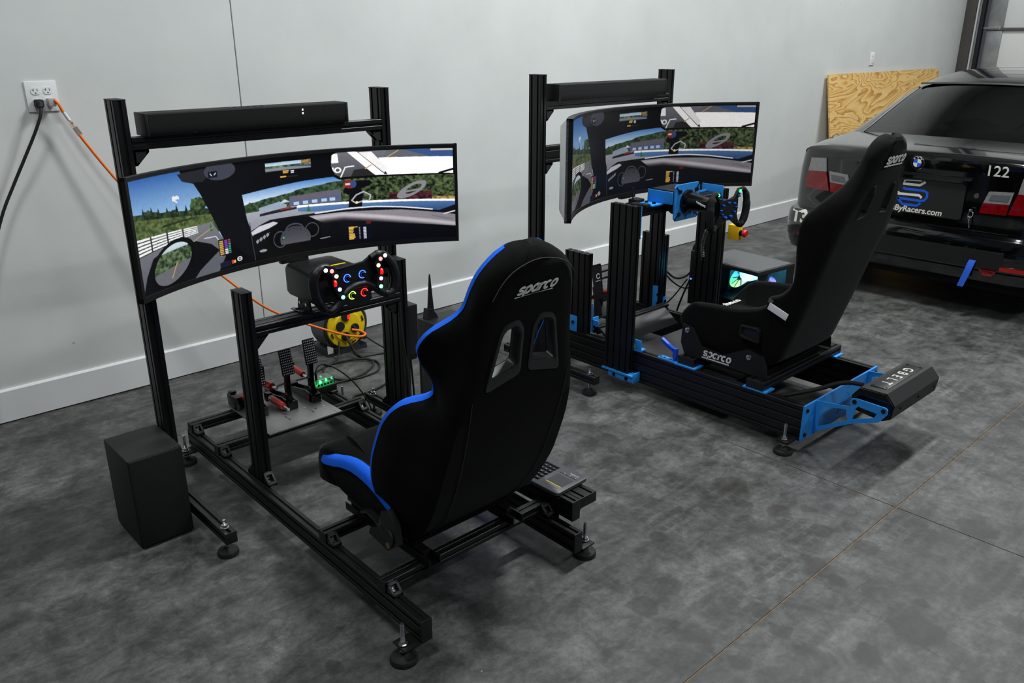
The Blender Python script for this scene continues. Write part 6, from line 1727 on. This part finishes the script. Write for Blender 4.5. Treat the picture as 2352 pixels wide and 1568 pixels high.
# lock with keys, tow strap, tow mark, reflector
b_ = MB(); b_.rev([((5.476, 1.762, .752), .016), ((5.466, 1.762, .752), .014)], 18); mk('boot_lock', b_, CHROME, car)
b_ = MB(); b_.tube([(5.462 + .004 * math.sin(a), 1.773 + .014 * math.cos(a), .640 + .018 * math.sin(a)) for a in [2 * math.pi * k / 12 for k in range(12)]], .0022, 6, closed=True)
b_.box(5.455, 5.469, 1.764, 1.784, .655, .672, .004); b_.M = Matrix.Translation((5.460, 1.778, .618)) @ Matrix.Rotation(R_(-10), 4, 'X'); b_.box(-.0012, .0012, -.008, .008, -.012, .012, .001); b_.box(-.0012, .0012, -.004, .004, -.062, -.01, .001); b_.M = None
mk('key_ring', b_, CHROME, car, smooth=40)
b_ = MB(); b_.loft([[(x, y0, z), (x, y1, z), (x + .004, y1, z), (x + .004, y0, z)] for x, y0, y1, z in ((5.428, 1.682, 1.720, .372), (5.416, 1.684, 1.724, .352), (5.408, 1.694, 1.733, .30), (5.402, 1.708, 1.745, .245), (5.398, 1.718, 1.754, .205))]); mk('tow_strap', b_, mat('strap_blue', (18, 82, 190), .8, bump=.4, bscale=400), car, smooth=50)
tw = patch([(1.660, .3245), (1.560, .3245), (1.585, .2900), (1.632, .2900)], .0105, .0015); to = mk('tow_mark', tw, mat('decal_red', (190, 40, 34), .5), car, smooth=30); to['label'] = 'red tow arrow sticker'
b_ = MB(); text_mb(b_, 'TOW', .026, frame((0, 1.610, .310), (0, -1, 0), (0, 0, 1)), bold=.0006, depth=.0005); b_.v = [(fx(v[1], v[2], .0128) + v[0], v[1], v[2]) for v in b_.v]; mk('lettering', b_, mat('decal_dark', (40, 16, 16), .6), to, smooth=0)
mk('reflector', patch([(1.548, .354), (1.40, .354), (1.40, .331), (1.548, .331)], .002, .004), mat('reflector_red', (150, 18, 18), .25, coat=.5), car, smooth=30)
mk('reflector', patch([(2.88, .354), (2.732, .354), (2.732, .331), (2.88, .331)], .002, .004), mat('reflector_red', (150, 18, 18), .25, coat=.5), car, smooth=30)
# main body: loft of sections along the length
def bsec(hw, zb, zt, zs):
    H = [(0, zb), (hw * .80, zb), (hw * .95, zb + .10), (hw, zb + .28), (hw * .995, zs - .12), (hw * .955, zs), (hw * .86, zt - .012), (hw * .55, zt), (0, zt + .008)]
    return H + [(-a, q) for a, q in reversed(H[1:-1])]
rings = []
for (x, hw, zb, zt, zs) in ((5.80, .86, .20, .995, .92), (5.95, .915, .18, 1.015, .93), (6.3, .93, .17, 1.02, .93), (7.2, .935, .16, 1.00, .93), (8.3, .935, .16, 1.00, .93), (8.9, .93, .16, .99, .91), (9.4, .92, .17, .94, .86), (9.85, .89, .18, .86, .80), (10.1, .82, .20, .76, .72), (10.22, .70, .24, .66, .62)):
    rings.append([(x, YC + a, q) for a, q in bsec(hw, zb, zt, zs)])
b_ = MB(); b_.loft(rings); mk('main_body', b_, PAINT, car, smooth=40)
# cabin: roof and pillars are paint, windows are glass
GS = [(5.99, 1.026, .735), (6.10, 1.078, .715), (6.30, 1.172, .69), (6.52, 1.268, .665), (6.70, 1.338, .642), (6.80, 1.368, .632), (6.95, 1.402, .622), (7.25, 1.432, .615), (7.7, 1.445, .615), (8.15, 1.428, .615), (8.35, 1.395, .625), (8.6, 1.27, .66), (9.0, 1.02, .74)]
uu = [-1, -.985, -.96, -.93, -.88, -.82, -.74, -.5, -.25, 0, .25, .5, .74, .82, .88, .93, .96, .985, 1]
rings = []
for i, (x, z, w_) in enumerate(GS):
    drop = max(z - .985, .02); r_ = []
    for u in uu:
        o = drop * wrap(u); r_.append((x + (.10 if x < 6.9 else 0) * max(0, abs(u) - .5) * 0 , YC + u * w_ + math.copysign(.20 * o, u) * (1 if u else 0), z - o - .02 * u * u))
    rings.append(r_)
b_ = MB(); b_.loft(rings, closed_ring=False, cap=False)
nU = len(uu) - 1
mi = []
for i in range(len(GS) - 1):
    for k in range(nU):
        uc = abs((uu[k] + uu[k + 1]) / 2)
        g = (0 < i < 4 and uc < .86) or (i in (10, 11) and uc < .86) or (3 < i < 10 and uc > .95)
        if i == 0 and uc < .86: g = True
        mi.append(1 if g else 0)
b_.mi = mi
GLASS = mat('car_glass', (105, 110, 110), .03, trans=1.0)
mk('cabin', b_, [PAINT, GLASS], car, smooth=40)
b_ = MB()
for i in range(5):
    pass
sl = []
for s in (-1, 1):
    rr = []
    for (x, z, w_) in GS[:5]:
        u = .86; drop = max(z - .985, .02); o = drop * wrap(u); y = YC + s * (u * w_ + .20 * o); zz_ = z - o - .02 * u * u
        rr.append([(x - .006, y - .010, zz_ + .001), (x - .008, y, zz_ + .006), (x - .006, y + .010, zz_ + .001), (x + .004, y, zz_ - .004)])
    b_.loft(rr)
x, z, w_ = GS[4]; b_.loft([[(x - .01, YC + u * w_, z - .02 * u * u + .003), (x + .02, YC + u * w_, z - .02 * u * u + .013), (x + .02, YC + u * w_, z - .02 * u * u)] for u in (-.86, -.5, 0, .5, .86)])
mk('window_seal', b_, TRIMB, car, smooth=30)
b_ = MB(); b_.box(6.15, 8.9, YC - .72, YC + .72, .93, 1.025); mk('parcel_shelf', b_, UNDER, car, smooth=0)
CAGE = mat('cage_black', (10, 10, 11), .4)
b_ = MB()
for s in (-1, 1):
    b_.tube([(6.25, YC + s * .40, 1.03), (6.5, YC + s * .44, 1.16), (6.8, YC + s * .46, 1.27), (7.1, YC + s * .46, 1.34)], .022, 10); b_.tube([(6.25, YC + s * .28, 1.03), (6.55, YC + s * .36, 1.15), (6.9, YC + s * .42, 1.28), (7.1, YC + s * .45, 1.34)], .022, 10)
b_.tube([(7.1, YC - .54, 1.03), (7.1, YC - .50, 1.25), (7.1, YC - .40, 1.36), (7.1, YC, 1.37), (7.1, YC + .40, 1.36), (7.1, YC + .50, 1.25), (7.1, YC + .54, 1.03)], .024, 10); b_.tube([(7.1, YC - .5, 1.04), (7.1, YC + .46, 1.33)], .022, 10, sub=1)
mk('roll_cage', b_, CAGE, car, smooth=60)
for s in (-1, 1):
    b_ = MB(); b_.loft([[(7.35 + dx, YC + s * .35 + a, z) for a, dx in ((-.17 * k, 0), (.17 * k, 0), (.17 * k, .1), (-.17 * k, .1))] for z, k in ((.9, 1), (1.1, 1), (1.2, .9), (1.26, .6), (1.34, .5))]); mk('cabin_seat', b_, FAB, car, smooth=40)
b_ = MB(); b_.box(5.56, 10.0, YC - .78, YC + .78, .17, .50); mk('underbody', b_, UNDER, car, smooth=0)
for x in (6.62, 9.35):
    for s in (-1, 1):
        y = YC + s * .84
        b_ = MB(); b_.rev([((x, y - .11, .325), .25), ((x, y - .11, .325), .30), ((x, y - .09, .325), .325), ((x, y + .09, .325), .325), ((x, y + .11, .325), .30), ((x, y + .11, .325), .25)], 40, cap=True); to = mk('wheel', b_, RUB, car, smooth=40)
        b_ = MB(); b_.rev([((x, y + s * .085, .325), .24), ((x, y + s * .112, .325), .235), ((x, y + s * .105, .325), .06)], 32); mk('rim', b_, mat('rim_grey', (60, 60, 62), .35, .6), to)
